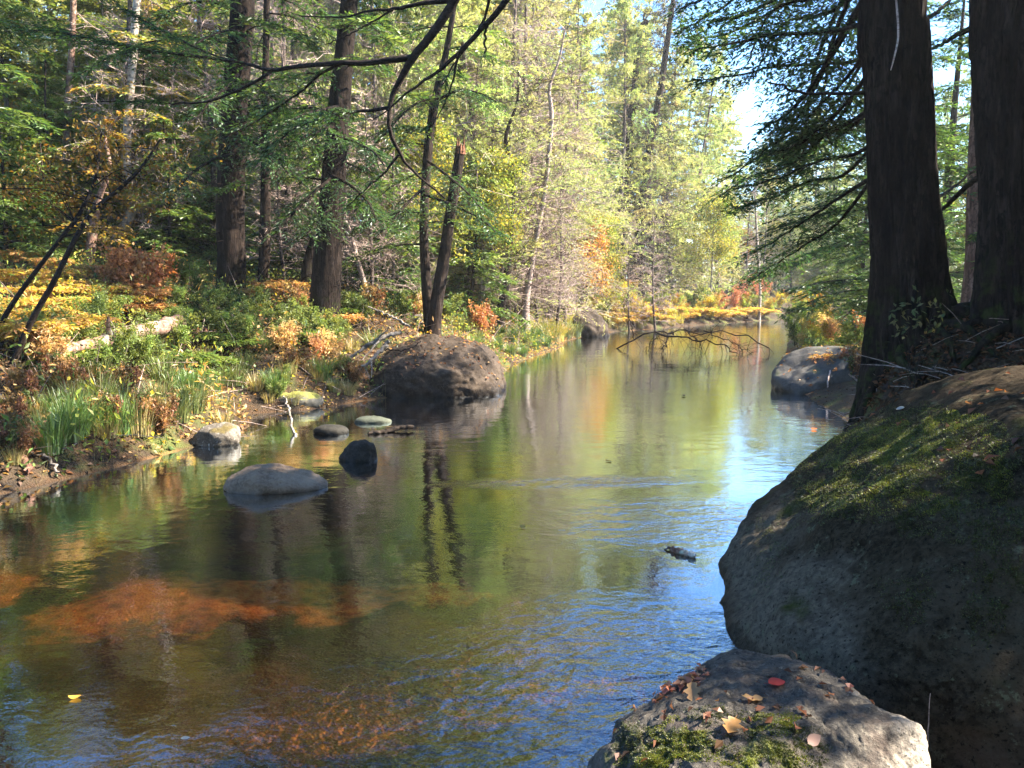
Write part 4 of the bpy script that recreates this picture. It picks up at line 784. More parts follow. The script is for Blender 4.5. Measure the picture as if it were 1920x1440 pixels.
for key, px, Y, s in [
    # left wood
    ('hem2', -90, 17, .9), ('fea2', 190, 23, 1), ('hem1', -60, 25, 1.1), ('fea1', 320, 24, .95), ('yel2', 250, 30, 1.1), ('fea2', 110, 31, 1.1),
    ('fea1', 470, 27, 1.2), ('fea2', 380, 27, 1.1), ('fea1', 280, 33, 1.2), ('fea3', 130, 26, 1.1), ('fea1', 20, 29, 1.2), ('yel1', 470, 34, 1.05), ('pale1', 350, 36, 1.2), ('fea2', 610, 27, 1), ('fea3', 540, 23, 1), ('fea1', 560, 33, 1.2), ('fea3', 30, 36, 1.3), ('yel1', 220, 44, 1.2), ('fea2', 420, 44, 1.5), ('yel2', 90, 46, 1.2), ('hem1', -80, 38, 1.2), ('yel1', 520, 46, 1.3), ('fea1', 310, 52, 1.6), ('yel1', 630, 50, 1.3), ('fea2', 160, 54, 1.6), ('fea3', 210, 38, 1.3), ('fea3', 380, 37, 1.3), ('fea3', 500, 37, 1.3),
    ('bare2', 280, 18.5, 1), ('bare2', 560, 18, .9), ('bare2', 660, 20, 1), ('yel2', 175, 22, .9), ('yel2', 45, 20.5, .8), ('fea1', 420, 24, .9), ('yel2', 350, 21.5, .75), ('fea2', 545, 21, .8), ('small1', 300, 19, 1.2), ('small1', 110, 18.5, 1.1), ('yel2', 250, 20.5, .6), ('bare1', 350, 22, .9), ('bare2', 540, 19, 1), ('bare1', 600, 21, .9), ('bare2', 400, 19, .9), ('gold', 370, 27, 1), ('orange', 190, 24, 1), ('gold', 60, 25, 1), ('orange', 450, 26, 1), ('orange', 120, 28, 1.2),
    # centre
    ('fea1', 715, 21, 1), ('fea2', 770, 20.5, .9), ('fea1', 850, 22, 1), ('fea2', 905, 21.5, .9), ('fea3', 950, 24, 1), ('fea1', 985, 27, 1.1), ('fea2', 1040, 30, 1.1), ('fea3', 1090, 36, 1.2), ('fea1', 1080, 33, 1.1), ('fea1', 1140, 40, 1.2), ('fea2', 1180, 44, 1.25), ('fea3', 1230, 45, 1.25), ('fea1', 1260, 43, 1.2), ('fea2', 1300, 46, 1.2), ('fea1', 1345, 50, 1.1),
    ('fea2', 820, 27, 1.2), ('fea1', 900, 31, 1.3), ('fea2', 960, 36, 1.4), ('fea1', 1010, 40, 1.4), ('fea2', 1110, 48, 1.5), ('fea1', 1200, 54, 1.5), ('fea2', 1280, 56, 1.4), ('fea3', 1150, 43.5, 1.3), ('fea3', 1010, 32, 1.2), ('fea2', 740, 29, 1.2), ('fea1', 800, 36, 1.4), ('fea2', 640, 28, 1.2), ('fea1', 560, 26, 1.1), ('fea3', 690, 19.5, .7), ('fea3', 930, 22.5, .6), ('fea3', 1060, 28.5, .6),
    ('yel1', 740, 25, 1), ('yel2', 880, 26, 1), ('yel2', 930, 31, 1.05), ('yel1', 1060, 38, 1.0), ('yel2', 870, 38, 1.2), ('yel2', 1080, 46, 1), ('yel1', 1190, 50, 1.0), ('yel2', 1250, 52, 1), ('yel1', 1310, 55, .95), ('pale1', 990, 46, 1.2), ('pale1', 1130, 55, 1.2),
    ('lime', 900, 20.5, .6), ('lime', 800, 19, .6), ('lime', 1120, 33, .6), ('lime', 1330, 42, .8), ('orange', 1100, 32, .85), ('bare1', 1030, 27, 1), ('bare1', 970, 25, 1), ('bare2', 1060, 29, 1), ('bare1', 1220, 42, 1), ('bare2', 880, 21, .8),
    ('fea2', 1390, 58, .8), ('fea1', 1430, 66, .8), ('fea2', 1470, 72, .8), ('fea1', 1340, 64, 1), ('fea2', 1520, 78, .9), ('fea1', 1570, 70, .8), ('yel2', 1370, 62, .85), ('yel1', 1450, 64, .72), ('yel2', 1500, 74, .8), ('yel1', 1540, 68, .75), ('lime', 1440, 58, .7), ('bare2', 1400, 52, .8), ('orange', 1380, 56, 1.1), ('fea3', 1420, 54, .6),
    # right
    ('fea1', 1480, 58, .9), ('fea2', 1540, 56, .9), ('fea1', 1600, 60, 1), ('yel2', 1640, 57, .9), ('fea1', 1780, 26, .6), ('fea2', 1830, 24, .6), ('yel1', 1860, 56, .9), ('fea1', 1740, 62, 1), ('hem2', 1800, 22, .6), ('fea1', 1510, 66, 1), ('fea2', 1440, 60, 1), ('hem2', 1620, 24, .45), ('hem2', 1560, 55, .8), ('yel2', 1700, 58, .9),
    ('hem2', 1560, 52, .6), ('yel2', 1520, 60, .55), ('yel1', 1490, 80, .6), ('yel2', 1640, 55, .5), ('lime', 1830, 26, .6), ('yel2', 1700, 52, .55), ('pale1', 1590, 75, .6), ('gold', 1870, 20, .7), ('yel1', 1760, 60, .6), ('hem1', 1880, 24, .5),
    # young growth under them
    ('small1', 20, 15.5, .9), ('small2', 100, 17, .9), ('small1', 330, 17.5, .8), ('small2', 360, 18.5, .9), ('small1', 545, 17.5, .8), ('small1', 680, 17.5, .8), ('small2', 740, 18, 1), ('small1', 880, 20, .9), ('small1', 460, 18.5, .9), ('small2', 600, 18.5, 1.1), ('small1', -20, 19, 1.1), ('small2', 240, 19.5, .8), ('small1', 200, 20.5, 1),
    ('bare3', 700, 16.8, .8), ('bare3', 650, 17.5, .8), ('bare3', 740, 17.5, .9), ('bare3', 930, 22, 1), ('bare3', 1040, 25, 1), ('bare3', 980, 23.5, 1), ('bare3', 540, 16.5, .7), ('bare3', 330, 18, .8), ('bare3', 1180, 33, .9), ('bare3', 1230, 34, .9), ('bare3', 1010, 24, 1.1)]:
    wood(key, px, Y, s, D_[key])
# unseen hemlocks beyond the view's edge, placed and sized to shade the boulders
for key, x, y, s in [('hem2', 6.6, 5.6, .46), ('hem2', 4.9, 5.9, .4), ('hem2', 5.2, 4.25, .3), ('hem2', 5.0, 3.25, .44), ('hem1', 7.4, 3.3, .42), ('hem2', 6.2, 3.22, .45), ('hem1', 5.7, 7.0, .4), ('hem2', 9.6, 11.5, .7), ('hem2', 9.2, 7.8, .7), ('hem1', 8.8, 1.4, .5)]:
    place(key, x, y, 'unseen hemlock past the second massive trunk, placed to shade the boulders', s, None, (0, 0), 'hemlocks on the near right bank')
for key, x, y, s in [('hem1', 2.4, -3.0, 1), ('hem2', -.6, -3.2, .9), ('hem1', 4.8, .2, .8), ('hem2', -2.2, -4.5, 1), ('hem1', 6, -1.5, 1), ('hem2', 5.5, -6, 1.1), ('hem1', -6.5, -5.5, 1.1), ('hem2', 1, -8, 1.1), ('hem1', 11, -2.5, 1)]:  # unseen trees behind and beside the camera, added to cut skylight on near rocks
    place(key, x, y, 'unseen hemlock past the second massive trunk, placed to shade the boulders', s, None, (0, 0), 'hemlocks on the near right bank')
for key, x, y in [('hem1', -16, 14), ('hem2', -13, 10.5), ('yel1', -19, 20), ('hem2', -12, 17)]:
    place(key, x, y, 'hemlock in the wood past the golden sapling', 1, None, (0, 0), 'conifers of the wood behind the stream', wood=True)

# ------------------------------------------------------------------ golden sapling, shrubs and ferns
rng = np.random.default_rng(301); b = hit(18, 692); Ys = b[1]; t, c = MB(), MB(); E = []
def add_stem(rows, tip=.003):
    P = np.array([list(at(r[0], r[1], r[2])) + [r[3] / F * r[2] * .5] for r in rows]); q = smooth_path(P, 24); t.add(*tube(q[:, :3], np.maximum(q[:, 3], tip), 6)); return q[:, :3]
s1 = add_stem([(16, 700, Ys, 13), (60, 600, Ys, 11), (100, 530, Ys, 10), (140, 450, Ys, 9), (175, 395, Ys + .1, 8), (215, 362, Ys + .2, 7), (262, 318, Ys + .3, 6), (300, 262, Ys + .4, 3)])
s2 = add_stem([(-20, 650, Ys + .1, 11), (20, 575, Ys + .1, 9), (70, 505, Ys + .1, 8), (120, 440, Ys + .1, 7), (150, 400, Ys + .2, 8), (180, 330, Ys + .3, 5), (190, 250, Ys + .5, 3)])
for p in (s1, s2):
    for _ in range(17):
        i = rng.integers(11, 24); q = np.linspace(0, 1, 7)[:, None]; d = unit(np.array([rng.normal(-.1, .9), rng.normal(0, .7), rng.uniform(0, .8)])); L = rng.uniform(.5, 1.25)
        w = p[i] + d * L * q - np.array([0, 0, .28]) * L * q ** 2 + rng.normal(0, .015, (7, 3)) * q; t.add(*tube(w, .007 * np.linspace(1, .3, 7), 4, False)); E.append(w[2:])
E = np.concatenate(E); n = 2300; k = rng.integers(0, len(E), n); D = rng.normal(0, 1, (n, 3)) - [0, 0, .8]
c.add(*cards(E[k] + rng.normal(0, .08, (n, 3)), D, rng.normal(0, .5, (n, 3)) + [0, 0, .8], 0.052 * rng.uniform(.6, 1.25, n), .03 * rng.uniform(.7, 1.2, n)), pick([(.19, .09, .014), (.15, .075, .012), (.12, .11, .018), (.2, .13, .022)], n, rng))
b0 = np.array([b[0], b[1], hz(b[0], b[1])]); o = new_tree('leaning_sapling', 'leaning dark sapling with two thin stems and golden leaves by the near shore', 'sapling', b0, ph='the golden sapling')
link('stems', local(t, b0).mesh('stems', B_LIMB, True), o); link('leaves', local(c, b0).mesh('leaves', M_LEAF), o)
for key, ph in (('left', 'the leaf covered boulder'), ('point', 'the pointed stone'), ('pale', 'the pale lichen stone'), ('long', 'the long shore stone'), ('right', 'the rounded boulder')):
    mark(ph, ROCKS[key].location)

SH = {'bush_green': 'leafy green shrub', 'bush_lime': 'yellow green shrub', 'bush_yellow': 'bright yellow shrub', 'bush_orange': 'orange leaved shrub', 'bush_red': 'red and pink autumn shrub', 'bush_rust': 'low rusty red shrub', 'bush_tan': 'dry brown shrub',
      'fern_gold': 'golden bracken fern', 'fern_tan': 'tan dry bracken fern', 'fern_green': 'green fern', 'fern_orange': 'orange bracken fern', 'sedge': 'bright green sedge tuft', 'sedge_olive': 'olive sedge tuft', 'sedge_tan': 'dry tan grass tuft', 'sedge_gold': 'yellow grass tuft'}
GR = {'bush': 'shrubs along the far bank', 'fern': 'ferns on the left bank', 'sedg': 'sedge and grass tufts along the water'}
def shrub(key, px, py, s=1.0):
    p = hit(px, py); k = s * (RNG.uniform(.55, 1.4) if p[1] > 26 else RNG.uniform(.85, 1.12)); place(key, p[0], p[1], SH[key], (k, k, k * RNG.uniform(.9, 1.1)), None, (0, 0), GR[key[:4]])
for key, s, pts in [
    ('fern_gold', .85, [(20, 600), (70, 570), (110, 600), (60, 620), (140, 560), (10, 540), (150, 610), (100, 540), (190, 575), (40, 660), (240, 590), (130, 640)]),
    ('fern_tan', .85, [(90, 510), (30, 500), (500, 570), (550, 585), (530, 560), (690, 560), (740, 555), (180, 530), (640, 620), (60, 480), (250, 545)]),
    ('fern_orange', .8, [(210, 525), (250, 555), (280, 575), (230, 500), (170, 505), (300, 560), (720, 545), (520, 545), (760, 570), (265, 600)]),
    ('fern_green', .85, [(380, 700), (350, 720), (330, 600), (350, 690), (640, 600), (660, 570), (410, 650), (540, 520), (310, 690), (450, 660), (560, 650), (140, 690)]),
    ('bush_green', .65, [(350, 600), (390, 610), (430, 605), (460, 620), (340, 550), (380, 560), (180, 640), (205, 630), (420, 640), (550, 540), (470, 650), (345, 640), (660, 600)]),
    ('bush_lime', .7, [(300, 640), (520, 620), (560, 625), (590, 640), (520, 650), (640, 640), (250, 690), (280, 700), (210, 700), (330, 660), (480, 600), (860, 590), (840, 600), (610, 660), (150, 660), (680, 610), (750, 600), (100, 680)]),
    ('bush_rust', .6, [(200, 800), (270, 800), (60, 760), (40, 800), (110, 730), (560, 690), (660, 720), (240, 740), (30, 860), (300, 815), (170, 740)]),
    ('bush_tan', .7, [(540, 670), (610, 690), (900, 590), (880, 600), (950, 570), (90, 700), (560, 600), (700, 590), (780, 600), (830, 590)]),
    ('bush_orange', .9, [(250, 560), (905, 632), (1010, 565), (1040, 575), (285, 560), (720, 545), (980, 570), (890, 615), (230, 540), (1060, 585), (1090, 540), (690, 545)]),
    ('bush_yellow', .8, [(850, 575), (1150, 600), (1185, 595), (1210, 605), (1250, 600), (1280, 598), (1170, 575), (1310, 590), (1130, 590), (1100, 600), (1230, 580), (1440, 590), (1460, 580), (1500, 585), (1530, 590), (1395, 588), (1330, 600), (1270, 585)]),
    ('fern_gold', 1.3, [(1160, 612), (1200, 608), (1240, 606), (1290, 602), (1345, 600), (1370, 600), (1400, 598), (1430, 596), (1220, 598), (1310, 598), (1130, 606), (1180, 590), (1260, 592)]),
    ('bush_lime', 1.3, [(1145, 585), (1195, 583), (1300, 580), (1225, 590), (1275, 578), (1360, 580), (1420, 578), (1325, 585), (1120, 600)]),
    ('bush_red', .75, [(1345, 590), (1375, 585), (1410, 575), (1430, 560)]),
    ('sedge', .6, [(935, 655), (955, 665), (980, 668), (1005, 655), (1025, 650), (960, 640), (990, 640), (940, 630), (1010, 635), (1040, 640), (975, 625), (110, 835), (135, 825), (150, 815), (120, 800), (165, 805), (95, 850), (400, 740), (370, 745), (340, 740)]),
    ('sedge_olive', .8, [(190, 760), (230, 770), (290, 760), (330, 790), (360, 770), (420, 720), (80, 780), (140, 770), (700, 650), (630, 650), (500, 660), (590, 600), (900, 640), (870, 620), (1060, 635), (1120, 625), (250, 800), (460, 690), (180, 720), (310, 720), (540, 640), (440, 720), (280, 650)]),
    ('sedge_tan', .8, [(200, 820), (260, 815), (130, 740), (540, 700), (480, 730), (660, 660), (850, 610), (940, 600), (980, 600), (1200, 615), (1260, 610), (590, 700), (380, 680), (440, 640), (570, 560), (1160, 618)])]:
    for px, py in pts: shrub(key, px, py, s)
for key, x, y, s in [('bush_lime', 5.9, 14.5, .9), ('bush_yellow', 6.6, 17, .6), ('bush_green', 6.3, 13.3, .9), ('bush_lime', 6.9, 15.5, 1.0), ('bush_yellow', 8.0, 20, .7), ('bush_tan', 7.4, 18, .9), ('bush_green', 8.3, 22.5, 1.1), ('bush_yellow', 9.4, 23.5, .7), ('bush_orange', 7.6, 16.5, .9), ('bush_lime', 9.0, 21, 1.1), ('bush_yellow', 10.8, 27, .8), ('bush_lime', 8.9, 17, 1.1), ('bush_tan', 6.2, 12.2, .8), ('bush_yellow', 13, 33, .9), ('bush_green', 11, 29, 1.3), ('fern_gold', 6.4, 15.2, 1.0), ('fern_tan', 5.8, 13.2, 1.0), ('bush_rust', 5.6, 12.6, .9)]:
    place(key, x, y, SH[key] + ' on the right bank', s, None, (0, 0), 'shrubs on the right bank beyond the rounded boulder' if key[:4] == 'bush' else GR[key[:4]])
for i in range(60):
    f = RNG.uniform(4, 14.9); a_, b_ = LSH[int(f)], LSH[int(f) + 1]; p = a_ + (b_ - a_) * (f % 1); nrm = unit(np.array([-(b_ - a_)[1], (b_ - a_)[0]])); p = p + nrm * RNG.uniform(.1, .75)
    key = ('sedge_olive', 'sedge_tan', 'sedge', 'bush_lime')[RNG.integers(0, 4)]; place(key, p[0], p[1], SH[key], RNG.uniform(.4, .65) * (.7 if key[0] == 'b' else 1), None, (0, 0), GR[key[:4]])
for i in range(44):
    f = RNG.uniform(14.9, 17.98); a_, b_ = LSH[int(f)], LSH[int(f) + 1]; p = a_ + (b_ - a_) * (f % 1); nrm = unit(np.array([-(b_ - a_)[1], (b_ - a_)[0]])); p = p + nrm * RNG.uniform(.1, .9)
    key = ('sedge_tan', 'sedge_tan', 'sedge_olive', 'sedge_gold')[RNG.integers(0, 4)]; place(key, p[0], p[1], SH[key], RNG.uniform(.9, 1.5), None, (0, 0), GR[key[:4]])
# pale leaved plant at the foot of the massive trunk
rng = np.random.default_rng(320); t, c = MB(), MB(); b = at(1715, 640, 5.75); b0 = b.copy(); b0[2] = hz(b[0], b[1])
for px, py in [(1688, 590), (1700, 612), (1722, 560), (1745, 585), (1760, 605), (1735, 620), (1680, 620), (1718, 600), (1755, 570), (1700, 578)]:
    e = at(px, py, 5.75 + rng.uniform(-.15, .1)); q = np.linspace(0, 1, 6)[:, None]; w = b0 + (e - b0) * np.column_stack([q, q, q ** .7]); t.add(*tube(w, .002, 4, False))
    for _ in range(9): c.add(*cards(np.array([e + rng.normal(0, .04, 3)]), rng.normal(0, 1, (1, 3)) - [0, 0, .3], np.array([[0, -.4, .8]]) + rng.normal(0, .3, (1, 3)), .055, .024), pick([(.1, .12, .05), (.14, .12, .04), (.06, .09, .035)], 1, rng))
o = new_tree('seedling', 'small pale leaved seedling growing at the foot of the massive trunk', 'plant', b0); link('stems', local(t, b0).mesh('stems', B_LIMB), o); link('leaves', local(c, b0).mesh('leaves', M_LEAF), o)

# ------------------------------------------------------------------ logs and sticks
def stick(name, label, cat, pts, R, mat, sides=8, n=24, wob=.01, forks=(), seed=0, snap=False):
    rng = np.random.default_rng(seed); mb = MB(); pr = smooth_path(np.column_stack([np.array(pts), R]), n); pr[:, :3] += rng.normal(0, wob, (n, 3))
    V, Q = tube(pr[:, :3], pr[:, 3], sides); k = len(V) - 2; ax = np.repeat(pr[:, :3], sides, 0); V[:k] = ax + (V[:k] - ax) * (1 + .18 * fbm(V[:k] * [14, 14, 14], 3))[:, None]; mb.add(V, Q)
    for i, d, L in forks:
        q = np.linspace(0, 1, 7)[:, None]; p0 = pr[i, :3]; w = p0 + unit(np.array(d, float)) * L * q + rng.normal(0, .03 * L, (7, 3)) * q; mb.add(*tube(w, pr[i, 3] * .6 * np.linspace(1, .25, 7), 6))
    base = pr[:, :3].mean(0); local(mb, base); o = link(name, mb.mesh(name, mat, True), label=label, category=cat); o.location = base; return o
p0, p1, p2 = hit(128, 682), hit(235, 668), hit(348, 640)
stick('fallen_log', 'pinkish fallen log lying across the left bank among yellow herbs', 'log', [p0 + [0, -.15, .16], p1 + [0, -.15, .24], p2 + [0, -.15, .3]], [.06, .09, .12], B_LOG, 12, forks=[(10, (.2, -.4, .8), .35)])
mark('the fallen log', p1)
L_ = ROCKS['left'].location; ly = a_y = float(L_[1])
stick('dead_branch', 'forked bare branch propped against the left end of the leaf covered boulder', 'branch', [at(655, 672, ly - .75), at(690, 648, ly - .65), at(720, 632, ly - .6), at(752, 622, ly - .5)], [.02, .035, .04, .03], B_DRIFT, forks=[(14, (-.5, -.5, -.6), .5), (10, (.5, -.3, .5), .4), (6, (-.6, -.2, -.5), .35)], seed=1)
stick('dead_branch', 'thin bare branch slanting from the grey slab over the leaf covered boulder', 'branch', [at(690, 575, ly + .3), at(730, 592, ly + .1), at(768, 612, ly - .1)], [.012, .018, .02], B_DRIFT, seed=2)
stick('dead_branch', 'crooked pale branch lying down the left face of the leaf covered boulder', 'branch', [at(728, 640, ly - .82), at(712, 660, ly - .95), at(690, 682, ly - 1.05), at(672, 690, ly - 1.1)], [.03, .035, .025, .012], B_DRIFT, forks=[(12, (.1, -.6, -.7), .35), (18, (.4, -.5, -.7), .25)], seed=3)
stick('dead_branch', 'dark thin branch resting on top of the leaf covered boulder', 'branch', [at(715, 655, ly - .85), at(760, 655, ly - .8), at(790, 640, ly - .6)], [.012, .014, .008], B_LIMB, seed=4)
a, b = on_z(684, 712, .05), on_z(768, 736, .03)
stick('driftwood_stick', 'whitish stick lying at the foot of the leaf covered boulder', 'stick', [a + [0, -.25, .12], (a + b) / 2 + [0, -.25, .08], b + [0, -.2, .02]], [.05, .045, .02], B_DRIFT, seed=5)
a, b = on_z(558, 826, 0), at(533, 742, 10.1)
stick('leaning_stick', 'thin pale stick standing out of the water near the long stone', 'stick', [a - [0, 0, .15], (a + b) / 2, b], [.018, .014, .01], B_DRIFT, seed=6)
a, b, d = on_z(690, 812, .02), on_z(735, 806, .03), on_z(775, 798, .06)
stick('driftwood_stick', 'dark waterlogged stick floating past the low black stone', 'stick', [a, b, d], [.02, .03, .022], B_LIMB, seed=7)
a, b = on_z(1248, 1027, .01), on_z(1296, 1040, .015)
o = stick('driftwood', 'short bark covered driftwood piece drifting on blue reflected sky', 'driftwood', [a, (a + b) / 2, b], [.006, .019, .02], B_LOG, 10, 20, .006, seed=8)
cp = MB(); bx = b - np.array(o.location); ax = a - np.array(o.location); d = unit(bx - ax); cp.add(*tube(np.array([bx - d * .01, bx + d * .02, bx + d * .035]), [.0215, .02, .008], 10)); link('pale_cut_end', cp.mesh('pale_cut_end', bark_material('cut_wood', [(.5, .42, .36), (.65, .58, .5), (.75, .7, .64)], (20, 20, 20), .2), True), o)
# drooping dead branch over the water
def wpts(rows): return [at(*r) for r in rows]
mb = MB(); rng = np.random.default_rng(9); Yb = 22.0; q_all = []
for rows in ([(1150, 655, 23, 3), (1190, 636, Yb, 3), (1230, 624, Yb, 3), (1262, 626, Yb, 2.2), (1290, 619, Yb - .3, 2), (1322, 625, Yb - .5, 1.8), (1350, 622, Yb - .6, 1.6), (1400, 632, Yb - .9, 2.5), (1440, 650, Yb - 1, 2)],
             [(1230, 624, Yb, 4), (1280, 632, Yb - .6, 3), (1330, 640, Yb - 1, 2.5), (1365, 652, Yb - 1.2, 2), (1385, 672, Yb - 1.3, 1.5)], [(1260, 622, Yb, 3), (1250, 640, Yb - .8, 2.5), (1240, 660, Yb - 1.2, 2)],
             [(1290, 621, Yb, 2), (1310, 640, Yb - .5, 1.5), (1318, 665, Yb - .8, 1)], [(1320, 622, Yb, 2), (1370, 640, Yb - .6, 1.5), (1405, 665, Yb - .9, 1)], [(1190, 636, Yb, 2), (1180, 600, Yb, 1.5), (1172, 560, Yb, 1)], [(1230, 626, Yb, 2), (1215, 650, Yb, 1.5), (1200, 675, Yb, 1)]):
    p, r = px_limb(rows, 18); p = p + rng.normal(0, .035, p.shape); mb.add(*tube(p, np.maximum(r, .008), 5, False)); q_all.append(p)
q = np.concatenate(q_all); k = rng.integers(0, len(q), 230); S = q[k]; e = S + unit(rng.normal(0, .7, (230, 3)) + [.15, 0, -.35]) * rng.uniform(.15, .7, (230, 1)); mb.add(*twigs(S, e, .006, .004, .08))
base = q[0].copy(); link('drooping_branch', local(mb, base).mesh('drooping_branch', B_LIMB, True), label='dark dead branch with fine twigs arching low over the water by the pointed stone', category='branch').location = base
# twigs at the near left shore
for i, (rows, R, mat, lab) in enumerate([
    ([(-10, 812, 7.6), (40, 845, 7.3), (85, 868, 7.0), (112, 886, 6.8)], [.02, .022, .018, .01], B_DRIFT, 'long pale stick sloping into the water at the near left shore'),
    ([(-10, 775, 7.9), (40, 790, 7.8), (85, 815, 7.5)], [.014, .014, .01], B_LOG, 'reddish stick above the long pale one at the near left shore'),
    ([(-10, 890, 6.9), (40, 878, 6.9), (90, 858, 7.0), (150, 830, 7.2)], [.008, .008, .006, .004], B_DRIFT, 'thin grey twig crossing the long pale stick at the near left shore'),
    ([(-10, 830, 7.0), (20, 855, 6.9), (55, 885, 6.7)], [.05, .06, .03], B_RED, 'chunk of orange brown rotten wood on the near left shore'),
    ([(-10, 700, 8.7), (60, 740, 8.5), (120, 750, 8.4)], [.015, .016, .008], B_LIMB, 'dark stick lying under the leaning golden sapling')]):
    P = []
    for r in rows:
        p = at(*r); p[2] = max(p[2], hz(p[0], p[1]) + .03); P.append(p)
    stick('fallen_branch', lab, 'branch', P, R, mat, seed=20 + i)
yr = float(ROCKS['right'].location[1]) - .72
stick('twig', 'pale twig leaning down the front of the rounded boulder', 'twig', [at(1561, 686, yr + .25), at(1554, 705, yr + .05), at(1552, 722, yr - .05), at(1553, 741, yr - .1)], [.014, .014, .012, .008], M_VINE, 6, 14, .004, seed=30)
yq = 7.6
stick('twig', 'crossed pale twig with orange leaves beside the rounded boulder', 'twig', [at(1592, 702, yq), at(1612, 716, yq), at(1632, 724, yq), at(1650, 734, yq)], [.008, .01, .01, .006], M_VINE, 6, 16, .004, forks=[(9, (.5, .1, .55), .16), (8, (-.4, -.2, -.5), .1)], seed=31)
stick('grass_stem', 'single thin dry stem standing beside the rough flat rock', 'stem', [at(1738, 1420, 2.55), at(1741, 1350, 2.55), at(1744, 1300, 2.55)], [.002, .0018, .0012], B_TWIG, 5, 10, .001, seed=32)

# ------------------------------------------------------------------ fallen leaves
def leaf_mesh(name, L, W, col, seed, lobes=0):
    """A single curled leaf outline with a midrib fold and a short stalk."""
    rng = np.random.default_rng(seed); n = 13; u = np.linspace(0, 1, n); w = np.sin(np.pi * u ** .8) ** .8 * W * .5
    if lobes: w = w * (1 + .38 * np.sin(u * lobes * math.pi * 2)) + .002
    curl = rng.uniform(.1, .3) * L; mid = np.column_stack([(u - .5) * L, 0 * u, curl * (u - .5) ** 2 * 2]); cup = rng.uniform(.1, .5)
    l = mid + np.column_stack([0 * u, w, w * cup]); r = mid + np.column_stack([0 * u, -w, w * cup * rng.uniform(.3, 1.2)]); V = np.vstack([mid, l, r]); Q = []
    for i in range(n - 1): Q += [[i, i + 1, n + i + 1, n + i], [i + 1, i, 2 * n + i, 2 * n + i + 1]]
    V2, Q2 = tube(np.array([[-.5 * L, 0, curl * .5], [-.62 * L, .01 * L, curl * .6], [-.75 * L, .03 * L, curl * .55]]), .012 * L, 4); mb = MB(); mb.add(V, Q, col); mb.add(V2, Q2, tuple(x * .6 for x in col)); return mb.mesh(name, M_LEAF, True)
bpy.context.view_layer.update()
BV = {}
def rock_bvh(key):
    if key not in BV:
        o = ROCKS[key]; me = o.data; M = o.matrix_basis; BV[key] = BVHTree.FromPolygons([M @ v.co for v in me.vertices], [tuple(p.vertices) for p in me.polygons])
    return BV[key]
def on_rock(key, x, y):
    h = rock_bvh(key).ray_cast(Vector((x, y, 5)), Vector((0, 0, -1))); return (h[0], h[1]) if h[0] is not None and h[0].z > .015 else (None, None)
def px_rock(key, px, py):
    h = rock_bvh(key).ray_cast(Vector((0, 0, CAMZ)), Vector(ray(px, py)).normalized()); return h[0], h[1]
def lay(name, label, me, p, nrm, rz, lift=.004):
    o = link(name, me, label=label, category='leaf'); o.rotation_mode = 'QUATERNION'
    from mathutils import Quaternion
    o.rotation_quaternion = Vector(nrm).to_track_quat('Z', 'Y') @ Quaternion((0, 0, 1), rz); o.location = Vector(p) + Vector(nrm) * lift; return o
for i, (px, py, L, W, col, lob, lab) in enumerate([
    (1456, 1284, .065, .045, (.5, .06, .05), 0, 'bright red fallen leaf on bare grey part of the flat rock'), (1408, 1313, .075, .04, (.4, .24, .11), 2, 'tan curled oak leaf on the middle of the flat rock'),
    (1370, 1366, .085, .05, (.36, .19, .07), 3, 'brown lobed oak leaf at the edge of the moss on the flat rock'), (1300, 1302, .08, .045, (.33, .2, .1), 3, 'dull tan leaf beside the strip of rusty leaves on the flat rock'),
    (1525, 1388, .05, .035, (.5, .3, .24), 0, 'pinkish leaf on the pale sunlit corner of the flat rock')]):
    p, nn = px_rock('fore', px, py)
    if p is not None: lay('fallen_leaf', lab, leaf_mesh('fallen_leaf', L, W, col, 400 + i, lob), p, nn, i * 1.7, .006)
p, nn = px_rock('big', 1690, 768)
if p is not None: lay('fallen_leaf', 'small whitish leaf on the upper edge of the huge boulder', leaf_mesh('fallen_leaf', .06, .04, (.5, .47, .44), 420), p, nn, .5)
for i, (px, py, L, col, lab) in enumerate([(140, 1310, .055, (.6, .32, .06), 'yellow orange leaf floating alone near the bottom left of the stream'), (1526, 806, .12, (.5, .14, .05), 'orange leaf floating on blue water left of the huge boulder'),
                                          (980, 990, .06, (.5, .34, .1), 'small yellow leaf floating in mid stream'), (348, 1387, .035, (.55, .5, .42), 'tiny pale leaf floating close to the viewer'), (1282, 743, .12, (.03, .025, .02), 'dark leaf fragment floating far up the stream'), (1140, 865, .08, (.5, .3, .08), 'tan leaf floating by the rippled current')]):
    lay('floating_leaf', lab, leaf_mesh('floating_leaf', L, L * .62, col, 440 + i), on_z(px, py, .0), (0, 0, 1), i * 1.1, .006)

